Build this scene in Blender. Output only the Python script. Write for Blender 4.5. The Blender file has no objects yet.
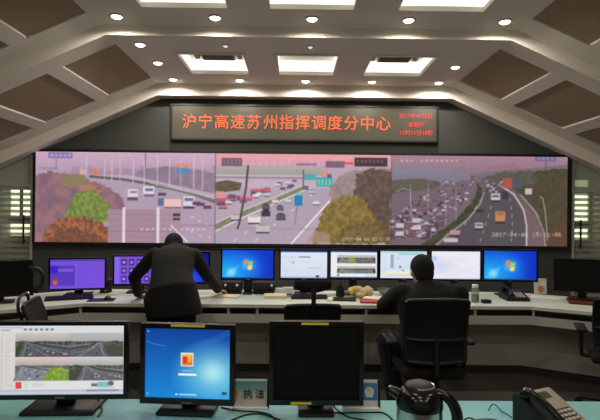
import bpy, bmesh, math, random
import numpy as np
from mathutils import Vector, Matrix, Quaternion

random.seed(4)
np.random.seed(4)
R = math.radians
SC = bpy.context.scene
COL = SC.collection

# ------------------------------------------------------------------ camera, world, exposure
CAM = bpy.data.cameras.new('camera')
CAM.sensor_width = 36.0
CAM.lens = 28.8
CAM.clip_start = 0.05
cam = bpy.data.objects.new('camera', CAM)
COL.objects.link(cam)
cam.matrix_world = (Matrix.Translation((-0.13, 0.0, 1.6)) @ Matrix.Rotation(R(-0.6), 4, 'Z')
                    @ Matrix.Rotation(R(90.24), 4, 'X') @ Matrix.Rotation(R(0.54), 4, 'Z'))
SC.camera = cam

world = bpy.data.worlds.new('world')
SC.world = world
world.use_nodes = True
world.node_tree.nodes['Background'].inputs[0].default_value = (0, 0, 0, 1)
world.node_tree.nodes['Background'].inputs[1].default_value = 0.0

SC.view_settings.view_transform = 'Standard'
SC.view_settings.look = 'None'
SC.view_settings.exposure = 0.0
SC.view_settings.gamma = 1.0
SC.view_settings.use_curve_mapping = False

SPOT_W = 38.0        # power of one ceiling downlight
COVE = 1.5           # brightness of the lit ceiling coffers


# ------------------------------------------------------------------ materials
def lin(c):
    c = c / 255.0
    return c / 12.92 if c <= 0.04045 else ((c + 0.055) / 1.055) ** 2.4


def col(c):
    return (lin(c[0]), lin(c[1]), lin(c[2]), 1.0)


MATS = {}


def mat(name, c, rough=0.55, metal=0.0, var=0.08, scale=18.0, bump=0.0, spec=0.4):
    """procedural surface: base colour mottled by noise, optional fine bump"""
    m = bpy.data.materials.new(name)
    m.use_nodes = True
    nt = m.node_tree
    b = nt.nodes['Principled BSDF']
    b.inputs['Roughness'].default_value = rough
    b.inputs['Metallic'].default_value = metal
    b.inputs['Specular IOR Level'].default_value = spec
    tc = nt.nodes.new('ShaderNodeTexCoord')
    nz = nt.nodes.new('ShaderNodeTexNoise')
    nz.inputs['Scale'].default_value = scale
    nz.inputs['Detail'].default_value = 4.0
    nt.links.new(tc.outputs['Object'], nz.inputs['Vector'])
    mx = nt.nodes.new('ShaderNodeMix')
    mx.data_type = 'RGBA'
    base = col(c)
    mx.inputs[6].default_value = tuple(max(0.0, v * (1 - var)) for v in base[:3]) + (1,)
    mx.inputs[7].default_value = tuple(min(1.0, v * (1 + var)) for v in base[:3]) + (1,)
    nt.links.new(nz.outputs['Fac'], mx.inputs[0])
    nt.links.new(mx.outputs[2], b.inputs['Base Color'])
    if bump:
        bp = nt.nodes.new('ShaderNodeBump')
        bp.inputs['Strength'].default_value = bump
        bp.inputs['Distance'].default_value = 0.01
        n2 = nt.nodes.new('ShaderNodeTexNoise')
        n2.inputs['Scale'].default_value = scale * 12
        n2.inputs['Detail'].default_value = 3.0
        nt.links.new(tc.outputs['Object'], n2.inputs['Vector'])
        nt.links.new(n2.outputs['Fac'], bp.inputs['Height'])
        nt.links.new(bp.outputs['Normal'], b.inputs['Normal'])
    MATS[name] = m
    return m


def emit(name, c, s):
    m = bpy.data.materials.new(name)
    m.use_nodes = True
    b = m.node_tree.nodes['Principled BSDF']
    b.inputs['Base Color'].default_value = (0.02, 0.02, 0.02, 1)
    b.inputs['Emission Color'].default_value = col(c)
    b.inputs['Emission Strength'].default_value = s
    MATS[name] = m
    return m


def picture(name, glow):
    """flat print (glow 0) or lit screen picture (glow 1); colours are stored per mesh point"""
    m = bpy.data.materials.new(name)
    m.use_nodes = True
    nt = m.node_tree
    b = nt.nodes['Principled BSDF']
    at = nt.nodes.new('ShaderNodeAttribute')
    at.attribute_name = 'picture'
    if glow:
        b.inputs['Base Color'].default_value = (0.01, 0.01, 0.011, 1)
        b.inputs['Roughness'].default_value = 0.45
        b.inputs['Specular IOR Level'].default_value = 0.15
        nt.links.new(at.outputs['Color'], b.inputs['Emission Color'])
        b.inputs['Emission Strength'].default_value = glow
    else:
        nt.links.new(at.outputs['Color'], b.inputs['Base Color'])
        b.inputs['Roughness'].default_value = 0.5
    MATS[name] = m
    return m


def glassy(name, c, amount, rough=0.05):
    m = bpy.data.materials.new(name)
    m.use_nodes = True
    nt = m.node_tree
    b = nt.nodes['Principled BSDF']
    b.inputs['Base Color'].default_value = col(c)
    b.inputs['Roughness'].default_value = rough
    tr = nt.nodes.new('ShaderNodeBsdfTransparent')
    tr.inputs[0].default_value = col(c)
    mx = nt.nodes.new('ShaderNodeMixShader')
    mx.inputs[0].default_value = amount
    nt.links.new(tr.outputs[0], mx.inputs[1])
    nt.links.new(b.outputs[0], mx.inputs[2])
    nt.links.new(mx.outputs[0], nt.nodes['Material Output'].inputs['Surface'])
    MATS[name] = m
    return m


mat('plaster', (238, 231, 222), 0.9, var=0.03, scale=3)
mat('acoustic', (168, 150, 126), 0.95, var=0.10, scale=30, bump=0.3)
mat('wall_paint', (68, 70, 68), 0.8, var=0.05, scale=4)
mat('wall_side', (196, 194, 186), 0.85, var=0.05, scale=4)
mat('carpet', (74, 70, 64), 0.98, var=0.18, scale=40, bump=0.6)
mat('worktop', (196, 204, 194), 0.35, var=0.03, scale=6)
mat('laminate', (174, 173, 164), 0.5, var=0.04, scale=5)
mat('fascia', (178, 180, 172), 0.45, var=0.03, scale=6)
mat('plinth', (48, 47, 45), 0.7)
mat('teal_top', (150, 210, 212), 0.25, var=0.04, scale=5)
mat('grey_metal', (120, 120, 118), 0.4, metal=0.7)
mat('aluminium', (188, 190, 182), 0.35, metal=0.6, var=0.04)
mat('steel', (200, 198, 192), 0.2, metal=1.0, var=0.03)
mat('black_plastic', (16, 16, 17), 0.5, var=0.15, scale=30, bump=0.05)
mat('black_gloss', (13, 13, 14), 0.18, var=0.1)
mat('dead_screen', (13, 13, 12), 0.6, var=0.05, spec=0.15)
mat('mesh_fabric', (15, 15, 16), 0.95, var=0.25, scale=120, bump=0.4)
mat('suit', (11, 11, 12), 0.9, var=0.2, scale=60, bump=0.2)
mat('trouser', (9, 9, 10), 0.92, var=0.2, scale=60, bump=0.2)
mat('skin', (196, 146, 120), 0.6, var=0.06, scale=20)
mat('hair', (10, 9, 9), 0.85, var=0.35, scale=90, bump=0.6)
mat('shirt', (190, 192, 196), 0.8)
mat('leather', (16, 15, 15), 0.35)
mat('paper', (226, 224, 212), 0.8, var=0.03)
mat('cream_paper', (214, 206, 176), 0.8, var=0.05)
mat('bag_plastic', (196, 176, 132), 0.4, var=0.25, scale=14)
mat('yellow', (226, 205, 50), 0.5, var=0.05)
mat('red_cover', (178, 40, 62), 0.45, var=0.06)
mat('wine_red', (104, 40, 34), 0.5, var=0.1)
mat('dark_brown', (62, 50, 42), 0.55, var=0.12)
mat('silver_plastic', (158, 150, 134), 0.4, var=0.05)
mat('lcd', (74, 80, 66), 0.25)
mat('key_grey', (186, 180, 168), 0.5)
mat('white_plastic', (216, 218, 214), 0.4)
mat('blue_plastic', (70, 96, 170), 0.4)
mat('tea', (96, 92, 46), 0.2)
mat('vent_brown', (112, 92, 62), 0.6)
mat('bracket_dark', (70, 58, 40), 0.6)
mat('led_matrix', (72, 69, 58), 0.55, var=0.06, scale=90)
glassy('frosted', (205, 210, 198), 0.42, 0.6)
mat('corridor', (98, 104, 96), 0.9)
glassy('door_glass', (228, 232, 222), 0.2)
glassy('transom_glass', (205, 214, 202), 0.6, 0.35)
glassy('clear_glass', (215, 225, 220), 0.22)
emit('lamp_lens', (255, 244, 220), 7.0)
emit('lamp_dim', (255, 240, 220), 0.75)
emit('cove_light', (255, 250, 232), COVE)
emit('led_orange', (255, 106, 52), 1.15)
emit('led_red', (255, 62, 58), 1.0)
emit('lit_pane', (252, 250, 226), 3.0)
picture('lit_screen', 1.0)
picture('printed', 0.0)


# ------------------------------------------------------------------ mesh helpers
class MB:
    """collects closed shapes, then links them as ONE mesh object"""

    def __init__(s):
        s.v = []
        s.f = []

    def add(s, v, f):
        n = len(s.v)
        s.v += [tuple(p) for p in v]
        s.f += [tuple(i + n for i in q) for q in f]
        return s

    def box(s, x0, x1, y0, y1, z0, z1, M=None):
        v = [Vector((x, y, z)) for z in (z0, z1) for y in (y0, y1) for x in (x0, x1)]
        if M is not None:
            v = [M @ p for p in v]
        return s.add(v, [(0, 2, 3, 1), (4, 5, 7, 6), (0, 1, 5, 4), (2, 6, 7, 3), (0, 4, 6, 2), (1, 3, 7, 5)])

    def rbox(s, x0, x1, y0, y1, z0, z1, r, M=None, seg=2):
        bm = bmesh.new()
        bmesh.ops.create_cube(bm, size=1.0)
        for q in bm.verts:
            q.co = Vector((x0 + (q.co.x + .5) * (x1 - x0), y0 + (q.co.y + .5) * (y1 - y0), z0 + (q.co.z + .5) * (z1 - z0)))
        bmesh.ops.bevel(bm, geom=bm.edges[:], offset=r, segments=seg, profile=0.5, affect='EDGES')
        bm.verts.index_update()
        v = [(M @ q.co) if M is not None else q.co.copy() for q in bm.verts]
        f = [[q.index for q in g.verts] for g in bm.faces]
        bm.free()
        return s.add(v, f)

    def prism(s, pts, h0, h1, M=None, axis='z'):
        """polygon pts (a,b) pushed from h0 to h1 along the axis"""
        def P(a, b, h):
            return Vector((a, b, h)) if axis == 'z' else (Vector((a, h, b)) if axis == 'y' else Vector((h, a, b)))
        n = len(pts)
        v = [P(a, b, h0) for a, b in pts] + [P(a, b, h1) for a, b in pts]
        if M is not None:
            v = [M @ p for p in v]
        f = [tuple(range(n - 1, -1, -1)), tuple(range(n, 2 * n))]
        f += [(i, (i + 1) % n, n + (i + 1) % n, n + i) for i in range(n)]
        return s.add(v, f)

    def lathe(s, prof, c=(0, 0, 0), n=20, M=None):
        v, f = [], []
        for r, z in prof:
            for i in range(n):
                a = 2 * math.pi * i / n
                v.append(Vector((c[0] + r * math.cos(a), c[1] + r * math.sin(a), c[2] + z)))
        for k in range(len(prof) - 1):
            for i in range(n):
                j = (i + 1) % n
                f.append((k * n + i, k * n + j, (k + 1) * n + j, (k + 1) * n + i))
        f.append(tuple(range(n - 1, -1, -1)))
        f.append(tuple((len(prof) - 1) * n + i for i in range(n)))
        if M is not None:
            v = [M @ p for p in v]
        return s.add(v, f)

    def tube(s, pts, r, n=8):
        """tube through points; r a number or one per point"""
        pts = [Vector(p) for p in pts]
        rs = r if isinstance(r, (list, tuple)) else [r] * len(pts)
        v, f = [], []
        prev = None
        for k, p in enumerate(pts):
            t = (pts[min(k + 1, len(pts) - 1)] - pts[max(k - 1, 0)]).normalized()
            if prev is None:
                u = t.cross(Vector((0, 0, 1)))
                if u.length < 1e-3:
                    u = t.cross(Vector((1, 0, 0)))
            else:
                u = prev - t * prev.dot(t)
            u.normalize()
            prev = u
            w = t.cross(u)
            for i in range(n):
                a = 2 * math.pi * i / n
                v.append(p + (u * math.cos(a) + w * math.sin(a)) * rs[k])
        for k in range(len(pts) - 1):
            for i in range(n):
                j = (i + 1) % n
                f.append((k * n + i, k * n + j, (k + 1) * n + j, (k + 1) * n + i))
        f.append(tuple(range(n - 1, -1, -1)))
        f.append(tuple((len(pts) - 1) * n + i for i in range(n)))
        return s.add(v, f)

    def limb(s, p0, p1, r0, r1, n=14):
        """tapered capsule"""
        p0, p1 = Vector(p0), Vector(p1)
        d = (p1 - p0).normalized()
        pts, rs = [], []
        for a in (-80, -50, -20):
            pts.append(p0 + d * r0 * math.sin(R(a))); rs.append(r0 * math.cos(R(a)))
        pts.append(p0); rs.append(r0)
        pts.append(p1); rs.append(r1)
        for a in (20, 50, 80):
            pts.append(p1 + d * r1 * math.sin(R(a))); rs.append(r1 * math.cos(R(a)))
        return s.tube(pts, rs, n)

    def ell(s, c, r, M=None, n=18, m=10):
        prof = []
        for k in range(m + 1):
            a = -math.pi / 2 + math.pi * k / m
            prof.append((max(math.cos(a), 0.02), math.sin(a)))
        T = Matrix.Translation(c) @ (M if M is not None else Matrix.Identity(4)) @ Matrix.Diagonal((r[0], r[1], r[2], 1))
        return s.lathe(prof, (0, 0, 0), n, T)

    def loft(s, rings):
        """closed loft through rings of points of equal count"""
        n = len(rings[0])
        v = [p for g in rings for p in g]
        f = []
        for k in range(len(rings) - 1):
            for i in range(n):
                j = (i + 1) % n
                f.append((k * n + i, k * n + j, (k + 1) * n + j, (k + 1) * n + i))
        f.append(tuple(range(n - 1, -1, -1)))
        f.append(tuple((len(rings) - 1) * n + i for i in range(n)))
        return s.add(v, f)

    def mesh(s, name, smooth=False):
        me = bpy.data.meshes.new(name)
        me.from_pydata(s.v, [], s.f)
        bm = bmesh.new()
        bm.from_mesh(me)
        bmesh.ops.recalc_face_normals(bm, faces=bm.faces)
        bm.to_mesh(me)
        bm.free()
        if smooth:
            me.polygons.foreach_set('use_smooth', [True] * len(me.polygons))
            me.set_sharp_from_angle(angle=R(38))
        return me

    def build(s, name, m, parent=None, smooth=False):
        me = s.mesh(name, smooth)
        me.materials.append(MATS[m])
        return link(name, me, parent)

    def fuse(s, name, m, parent=None, voxel=0.01, smooth=4):
        """fuse the overlapping closed shapes into one continuous skin"""
        me = s.mesh(name)
        o = bpy.data.objects.new('tmp', me)
        COL.objects.link(o)
        md = o.modifiers.new('r', 'REMESH')
        md.mode = 'VOXEL'
        md.voxel_size = voxel
        sm = o.modifiers.new('s', 'SMOOTH')
        sm.iterations = smooth
        sm.factor = 0.5
        dg = bpy.context.evaluated_depsgraph_get()
        new = bpy.data.meshes.new_from_object(o.evaluated_get(dg))
        bpy.data.objects.remove(o)
        bpy.data.meshes.remove(me)
        new.name = name
        new.materials.clear()
        new.materials.append(MATS[m])
        new.polygons.foreach_set('use_smooth', [True] * len(new.polygons))
        return link(name, new, parent)


def link(name, data, parent=None):
    o = bpy.data.objects.new(name, data)
    COL.objects.link(o)
    if parent is not None:
        o.parent = parent
    return o


def tag(o, label=None, cat=None, group=None, kind=None):
    if label: o['label'] = label
    if cat: o['category'] = cat
    if group: o['group'] = group
    if kind: o['kind'] = kind
    return o


def thing(name, label, cat, loc=(0, 0, 0), rz=0.0, group=None):
    o = bpy.data.objects.new(name, None)
    o.empty_display_size = 0.05
    COL.objects.link(o)
    o.location = loc
    o.rotation_euler = (0, 0, R(rz))
    return tag(o, label, cat, group)


def copy_tree(o, parent=None):
    c = o.copy()
    COL.objects.link(c)
    if parent is not None:
        c.parent = parent
    for ch in list(o.children):
        copy_tree(ch, c)
    return c


def struct(o):
    o['kind'] = 'structure'
    return o


def smooth_path(pts, k=8):
    """Catmull-Rom through the points"""
    P = [Vector(p) for p in pts]
    P = [P[0] * 2 - P[1]] + P + [P[-1] * 2 - P[-2]]
    out = []
    for i in range(1, len(P) - 2):
        for j in range(k):
            t = j / k
            a, b, c, d = P[i - 1], P[i], P[i + 1], P[i + 2]
            out.append(0.5 * ((2 * b) + (c - a) * t + (2 * a - 5 * b + 4 * c - d) * t * t + (3 * b - a - 3 * c + d) * t ** 3))
    out.append(P[-2])
    return out


# ------------------------------------------------------------------ painter for screens and printed cards
FONT = {'0': '01110 10001 10011 10101 11001 10001 01110', '1': '00100 01100 00100 00100 00100 00100 01110',
        '2': '01110 10001 00001 00110 01000 10000 11111', '3': '01110 10001 00001 00110 00001 10001 01110',
        '4': '00010 00110 01010 10010 11111 00010 00010', '5': '11111 10000 11110 00001 00001 10001 01110',
        '6': '01110 10000 10000 11110 10001 10001 01110', '7': '11111 00001 00010 00100 01000 01000 01000',
        '-': '00000 00000 00000 01110 00000 00000 00000', ':': '00000 00100 00100 00000 00100 00100 00000',
        ' ': '00000 00000 00000 00000 00000 00000 00000'}


def vnoise(h, w, cell, octaves=3):
    out = np.zeros((h, w))
    amp = 1.0
    tot = 0.0
    for _ in range(octaves):
        gh, gw = max(2, int(h / cell) + 2), max(2, int(w / cell) + 2)
        g = np.random.rand(gh, gw)
        ys, xs = np.linspace(0, gh - 1.001, h), np.linspace(0, gw - 1.001, w)
        yi, xi = ys.astype(int), xs.astype(int)
        fy, fx = (ys - yi)[:, None], (xs - xi)[None, :]
        a = g[yi][:, xi]; b = g[yi][:, xi + 1]; c = g[yi + 1][:, xi]; d = g[yi + 1][:, xi + 1]
        out += amp * (a * (1 - fx) * (1 - fy) + b * fx * (1 - fy) + c * (1 - fx) * fy + d * fx * fy)
        tot += amp
        amp *= 0.55
        cell = max(1.5, cell / 2)
    return out / tot - 0.5


class Canvas:
    def __init__(s, x0, y0, x1, y1, ppu, bg=(0, 0, 0), skew=0.0):
        s.b = (x0, y0, x1, y1)
        s.w, s.h = int(round((x1 - x0) * ppu)), int(round((y1 - y0) * ppu))
        s.skew = skew
        W, H = s.w * 2, s.h * 2
        s.xs = x0 + (np.arange(W) + .5) / W * (x1 - x0)
        s.ys = y0 + (np.arange(H) + .5) / H * (y1 - y0)
        s.a = np.zeros((H, W, 3)) + np.array(bg, float)

    def sk(s, p):
        return (p[0], p[1] - s.skew * (p[0] - s.b[0]))

    def win(s, ax, ay, bx, by):
        i0, i1 = np.searchsorted(s.xs, [ax, bx])
        j0, j1 = np.searchsorted(s.ys, [ay, by])
        return slice(j0, j1), slice(i0, i1)

    def put(s, w, mask, c, a):
        if mask.size == 0:
            return
        k = (mask * a)[..., None]
        s.a[w] = s.a[w] * (1 - k) + np.array(c, float) * k

    def rect(s, x0, y0, x1, y1, c, a=1.0):
        (x0, y0), (x1, y1) = s.sk((x0, y0)), s.sk((x1, y1))
        w = s.win(x0, y0, x1, y1)
        s.put(w, np.ones(s.a[w].shape[:2]), c, a)

    def pmask(s, pts):
        pts = [s.sk(p) for p in pts]
        px = [p[0] for p in pts]; py = [p[1] for p in pts]
        w = s.win(min(px), min(py), max(px), max(py))
        X, Y = np.meshgrid(s.xs[w[1]], s.ys[w[0]])
        m = np.zeros(X.shape, bool)
        n = len(pts)
        for i in range(n):
            (xa, ya), (xb, yb) = pts[i], pts[(i + 1) % n]
            if ya == yb:
                continue
            m ^= ((ya > Y) != (yb > Y)) & (X < (xb - xa) * (Y - ya) / (yb - ya) + xa)
        return w, m.astype(float)

    def poly(s, pts, c, a=1.0, noise=0, cell=10, c2=None, rag=0.0):
        if rag:
            out = []
            for (xa, ya), (xb, yb) in zip(pts, pts[1:] + pts[:1]):
                n = max(1, int(math.hypot(xb - xa, yb - ya) / 1.6))
                out += [(xa + (xb - xa) * i / n + random.uniform(-rag, rag), ya + (yb - ya) * i / n + random.uniform(-rag, rag)) for i in range(n)]
            pts = out
        w, m = s.pmask(pts)
        if m.size == 0:
            return
        s.put(w, m, c, a)
        if noise:
            nz = np.clip(vnoise(m.shape[0], m.shape[1], cell) * noise + .5, 0, 1)
            s.put(w, m * nz, c2, a)

    def line(s, pts, wd, c, a=1.0):
        pts = [s.sk(p) for p in pts]
        for (xa, ya), (xb, yb) in zip(pts[:-1], pts[1:]):
            w = s.win(min(xa, xb) - wd, min(ya, yb) - wd, max(xa, xb) + wd, max(ya, yb) + wd)
            X, Y = np.meshgrid(s.xs[w[1]], s.ys[w[0]])
            if X.size == 0:
                continue
            L2 = (xb - xa) ** 2 + (yb - ya) ** 2 + 1e-9
            t = np.clip(((X - xa) * (xb - xa) + (Y - ya) * (yb - ya)) / L2, 0, 1)
            d = np.hypot(X - xa - t * (xb - xa), Y - ya - t * (yb - ya))
            s.put(w, (d < wd / 2).astype(float), c, a)

    def ell(s, cx, cy, rx, ry, c, a=1.0, soft=0.0):
        cx, cy = s.sk((cx, cy))
        w = s.win(cx - rx, cy - ry, cx + rx, cy + ry)
        X, Y = np.meshgrid(s.xs[w[1]], s.ys[w[0]])
        d = np.hypot((X - cx) / rx, (Y - cy) / ry)
        m = (d < 1).astype(float) if not soft else np.clip((1 - d) / soft, 0, 1)
        s.put(w, m, c, a)

    def vgrad(s, x0, y0, x1, y1, c0, c1, a=1.0):
        (x0, y0), (x1, y1) = s.sk((x0, y0)), s.sk((x1, y1))
        w = s.win(x0, y0, x1, y1)
        t = ((s.ys[w[0]] - y0) / (y1 - y0))[:, None, None]
        s.a[w] = s.a[w] * (1 - a) + a * (np.array(c0, float) * (1 - t) + np.array(c1, float) * t)

    def text(s, x, y, t, px, c, a=1.0, adv=None):
        for ch in t:
            for j, row in enumerate(FONT[ch].split()):
                for i, q in enumerate(row):
                    if q == '1':
                        s.rect(x + i * px, y + j * px, x + (i + 1) * px, y + (j + 1) * px, c, a)
            x += adv or 6 * px

    def grain(s, amp, cell):
        s.a += vnoise(s.a.shape[0], s.a.shape[1], cell)[..., None] * amp

    def blur(s, n=1):
        for _ in range(n):
            p = np.pad(s.a, ((1, 1), (1, 1), (0, 0)), 'edge')
            s.a = (p[:-2, 1:-1] + p[2:, 1:-1] + p[1:-1, :-2] + p[1:-1, 2:] + 2 * p[1:-1, 1:-1]) / 6

    def mesh(s, name, X0, X1, Z0, Z1, m='lit_screen', y=0.0):
        """flat picture in the local XZ plane facing -Y"""
        H, W = s.h, s.w
        a = s.a.reshape(H, 2, W, 2, 3).mean((1, 3))[::-1]
        a = np.clip(a, 0, 255) / 255.0
        a = np.where(a <= 0.04045, a / 12.92, ((a + 0.055) / 1.055) ** 2.4)
        xs, zs = np.linspace(X0, X1, W), np.linspace(Z0, Z1, H)
        co = np.zeros((H, W, 3))
        co[..., 0] = xs[None, :]
        co[..., 1] = y
        co[..., 2] = zs[:, None]
        idx = np.arange(H * W).reshape(H, W)
        q = np.stack([idx[:-1, :-1], idx[:-1, 1:], idx[1:, 1:], idx[1:, :-1]], -1).reshape(-1, 4)
        me = bpy.data.meshes.new(name)
        me.vertices.add(H * W)
        me.vertices.foreach_set('co', co.ravel())
        me.loops.add(q.size)
        me.loops.foreach_set('vertex_index', q.ravel())
        me.polygons.add(len(q))
        me.polygons.foreach_set('loop_start', np.arange(0, q.size, 4))
        me.update(calc_edges=True)
        at = me.color_attributes.new('picture', 'FLOAT_COLOR', 'POINT')
        rgba = np.ones((H * W, 4))
        rgba[:, :3] = a.reshape(-1, 3)
        at.data.foreach_set('color', rgba.ravel())
        me.materials.append(MATS[m])
        return me


# ------------------------------------------------------------------ the room shell
SL = 0.45
XW = 5.0
struct(MB().box(-XW - .1, XW + .1, -2.6, 9.4, -0.1, 0).build('floor', 'carpet'))
struct(MB().box(-XW - .1, -XW, -2.6, 9.4, 0, 3.75).build('wall_left', 'wall_side'))
struct(MB().box(XW, XW + .1, -2.6, 9.4, 0, 3.75).build('wall_right', 'wall_side'))
struct(MB().box(-XW - .1, XW + .1, -2.7, -2.6, 0, 3.75).build('wall_front', 'wall_side'))
# end wall: full height between the two glass doors, roof-shaped top
struct(MB().prism([(-3.935, 0), (3.935, 0), (3.935, 2.62), (2.05, 3.45), (-2.05, 3.45), (-3.935, 2.62)], 7.02, 7.12, axis='y').build('wall_back', 'wall_paint'))
# passage behind the doors
struct(MB().box(-XW, XW, 9.3, 9.4, 0, 3.75).build('wall_passage', 'corridor'))
struct(MB().box(-XW, XW, 7.14, 9.3, 3.0, 3.1).build('ceiling_passage', 'corridor'))

ceil = MB()
PANELS = []


def zc(x, z, xc):
    return z - SL * max(0.0, abs(x) - xc)


def slab(mb, x0, x1, y0, y1, z, xc, lift=0.0, th=0.06):
    a, b = zc(x0, z, xc) + lift, zc(x1, z, xc) + lift
    mb.prism([(x0, a), (x1, b), (x1, b + th), (x0, a + th)], y0, y1, axis='y')


def bay(y0, y1, z, xc, wells, py0, py1, cols):
    xs = sorted({-xc, xc} | {w[0] for w in wells} | {w[1] for w in wells})
    ys = sorted({y0, y1} | {w[2] for w in wells} | {w[3] for w in wells})
    for xa, xb in zip(xs[:-1], xs[1:]):
        for ya, yb in zip(ys[:-1], ys[1:]):
            cx, cy = (xa + xb) / 2, (ya + yb) / 2
            if any(w[0] < cx < w[1] and w[2] < cy < w[3] for w in wells):
                continue
            ceil.box(xa, xb, ya, yb, z, z + .06)
    for sgn in (-1, 1):
        edges = [xc]
        for c in cols:
            edges += list(c)
        edges = sorted(set(edges + [XW + .05]))
        for xa, xb in zip(edges[:-1], edges[1:]):
            p = sorted((sgn * xa, sgn * xb))
            if any(abs(c[0] - xa) < 1e-6 for c in cols):
                slab(ceil, p[0], p[1], y0, py0, z, xc)
                slab(ceil, p[0], p[1], py1, y1, z, xc)
                pm = MB()
                slab(pm, p[0], p[1], py0, py1, z, xc, lift=.022, th=.03)
                PANELS.append(pm)
            else:
                slab(ceil, p[0], p[1], y0, y1, z, xc)


def drop(y0, y1, ztop, xct, zbot, xcb):
    """vertical step between two bays: band following the roof shape"""
    t = [(-XW - .05, zc(XW + .05, ztop, xct) + .06), (-xct, ztop + .06), (xct, ztop + .06), (XW + .05, zc(XW + .05, ztop, xct) + .06)]
    b = [(-XW - .05, zc(XW + .05, zbot, xcb)), (-xcb, zbot), (xcb, zbot), (XW + .05, zc(XW + .05, zbot, xcb))]
    for i in range(3):
        ceil.prism([b[i], b[i + 1], t[i + 1], t[i]], y0, y1, axis='y')


W2 = [(-1.5, -.73, 5.47, 6.25), (-.36, .36, 5.47, 6.25), (.73, 1.49, 5.47, 6.25)]
W1 = [(-1.58, -.76, 3.65, 4.46), (-.39, .41, 3.65, 4.46), (.8, 1.62, 3.65, 4.46)]
bay(4.94, 6.8, 3.40, 2.09, W2, 5.21, 6.5, [(2.09, 2.66), (2.82, 3.5), (3.66, 4.3)])
bay(3.08, 4.94, 3.50, 2.16, W1, 3.4, 4.64, [(2.16, 2.73), (2.89, 3.57), (3.73, 4.4)])
bay(-2.65, 3.08, 3.50, 2.16, [], -2.2, 2.7, [(2.16, 2.73), (2.89, 3.57), (3.73, 4.4)])
drop(6.8, 7.02, 3.40, 2.09, 3.235, 2.09)
drop(4.935, 5.0, 3.50, 2.16, 3.398, 2.09)
ceiling = struct(ceil.build('ceiling', 'plaster'))
for pm in PANELS:
    pm.build('ceiling_panel', 'acoustic', ceiling)


# glass doors flanking the video wall
def glass_door(n, sgn):
    a, b = 3.935, XW
    d = struct(thing('door_%d' % n, None, None, (0, 0, 0)))
    m = MB()
    def bx(x0, x1, y0, y1, z0, z1, mb):
        p = sorted((sgn * x0, sgn * x1))
        mb.box(p[0], p[1], y0, y1, z0, z1)
    bx(a, a + .035, 7.0, 7.1, 0, 2.72, m)
    bx(a + .035, b, 7.02, 7.08, 1.94, 1.99, m)
    bx(a + .035, b, 7.02, 7.08, 0, .06, m)
    m.build('door_frame', 'aluminium', d)
    bx(a + .035, b, 7.045, 7.055, .06, 1.94, g := MB())
    g.build('glass_pane', 'door_glass', d)
    t = MB()
    p = [(a + .035, 1.99), (b, 1.99), (b, 2.15), (a + .035, 2.56)]
    t.prism([(sgn * x, z) for x, z in p], 7.045, 7.055, axis='y')
    t.build('transom_pane', 'transom_glass', d)
    for k in range(22):
        z = .14 + k * .083
        bx(a + .035, b, 7.036, 7.043, z, z + .045, q := MB())
        q.build('frosted_strip', 'frosted', d)
    h = MB()
    x = sgn * (a + .115)
    h.tube([(x, 6.975, 1.1), (x, 6.975, 1.52)], .014)
    for z in (1.15, 1.47):
        h.tube([(x, 6.975, z), (x, 7.05, z)], .009)
    h.build('door_handle', 'black_plastic', d, True)
    return d


glass_door(1, -1)
glass_door(2, 1)


def lit_window(n, panes):
    w = struct(thing('window_%d' % n, None, None))
    fm = MB()
    for (x0, x1, z0, z1) in panes:
        MB().box(x0, x1, 8.28, 8.29, z0, z1).build('lit_pane', 'lit_pane', w)
        for u0, u1, v0, v1 in ((x0 - .04, x0, z0 - .04, z1 + .04), (x1, x1 + .04, z0 - .04, z1 + .04), (x0, x1, z0 - .04, z0), (x0, x1, z1, z1 + .04)):
            fm.box(u0, u1, 8.24, 8.30, v0, v1)
    fm.build('window_frame', 'aluminium', w)
    p = panes
    MB().box(min(q[0] for q in p) - .6, max(q[1] for q in p) + .6, 8.30, 8.36, 0, 3.0).build('window_wall', 'corridor', w)
    return w


lit_window(1, [(-4.99, -4.83, 1.48, 1.94), (-4.79, -4.64, 1.48, 1.94), (-5.03, -4.64, 1.15, 1.36)])
lit_window(2, [(4.70, 4.94, 1.48, 1.97), (4.70, 4.94, 1.16, 1.37), (4.70, 4.94, 2.08, 2.2)])


# ------------------------------------------------------------------ ceiling lights
def coffer(w, z, vent, label, group):
    x0, x1, y0, y1 = w
    t = thing('ceiling_coffer_light', label, 'ceiling light', ((x0 + x1) / 2, (y0 + y1) / 2, z), 0, group)
    hx, hy, d = (x1 - x0) / 2, (y1 - y0) / 2, .17
    f = MB()
    for a in ((-hx - .025, -hx + .012, -hy - .025, hy + .025), (hx - .012, hx + .025, -hy - .025, hy + .025),
              (-hx + .012, hx - .012, -hy - .025, -hy + .012), (-hx + .012, hx - .012, hy - .012, hy + .025)):
        f.box(*a, -.018, .03)
    f.build('frame', 'plaster', t)
    for a in ((-hx + .001, -hx + .01, -hy, hy), (hx - .01, hx - .001, -hy, hy), (-hx + .01, hx - .01, -hy, -hy + .01), (-hx + .01, hx - .01, hy - .01, hy - .001)):
        MB().box(*a, .03, d).build('diffuser', 'cove_light', t)
    MB().box(-hx, hx, -hy, hy, d, d + .03).build('top_panel', 'plaster', t)
    if vent:
        v = MB()
        v.box(-.2, .2, .05, .3, d - .035, d)
        vo = v.build('air_vent', 'vent_brown', t)
        for k in range(5):
            MB().box(-.19, .19, .07 + k * .045, .085 + k * .045, d - .045, d - .034).build('vent_slat', 'bracket_dark', vo)
        for s in (-1, 1):
            MB().box(s * .27 - .025, s * .27 + .025, .1, .26, d - .03, d).build('bracket', 'bracket_dark', t)
    return t


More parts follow.
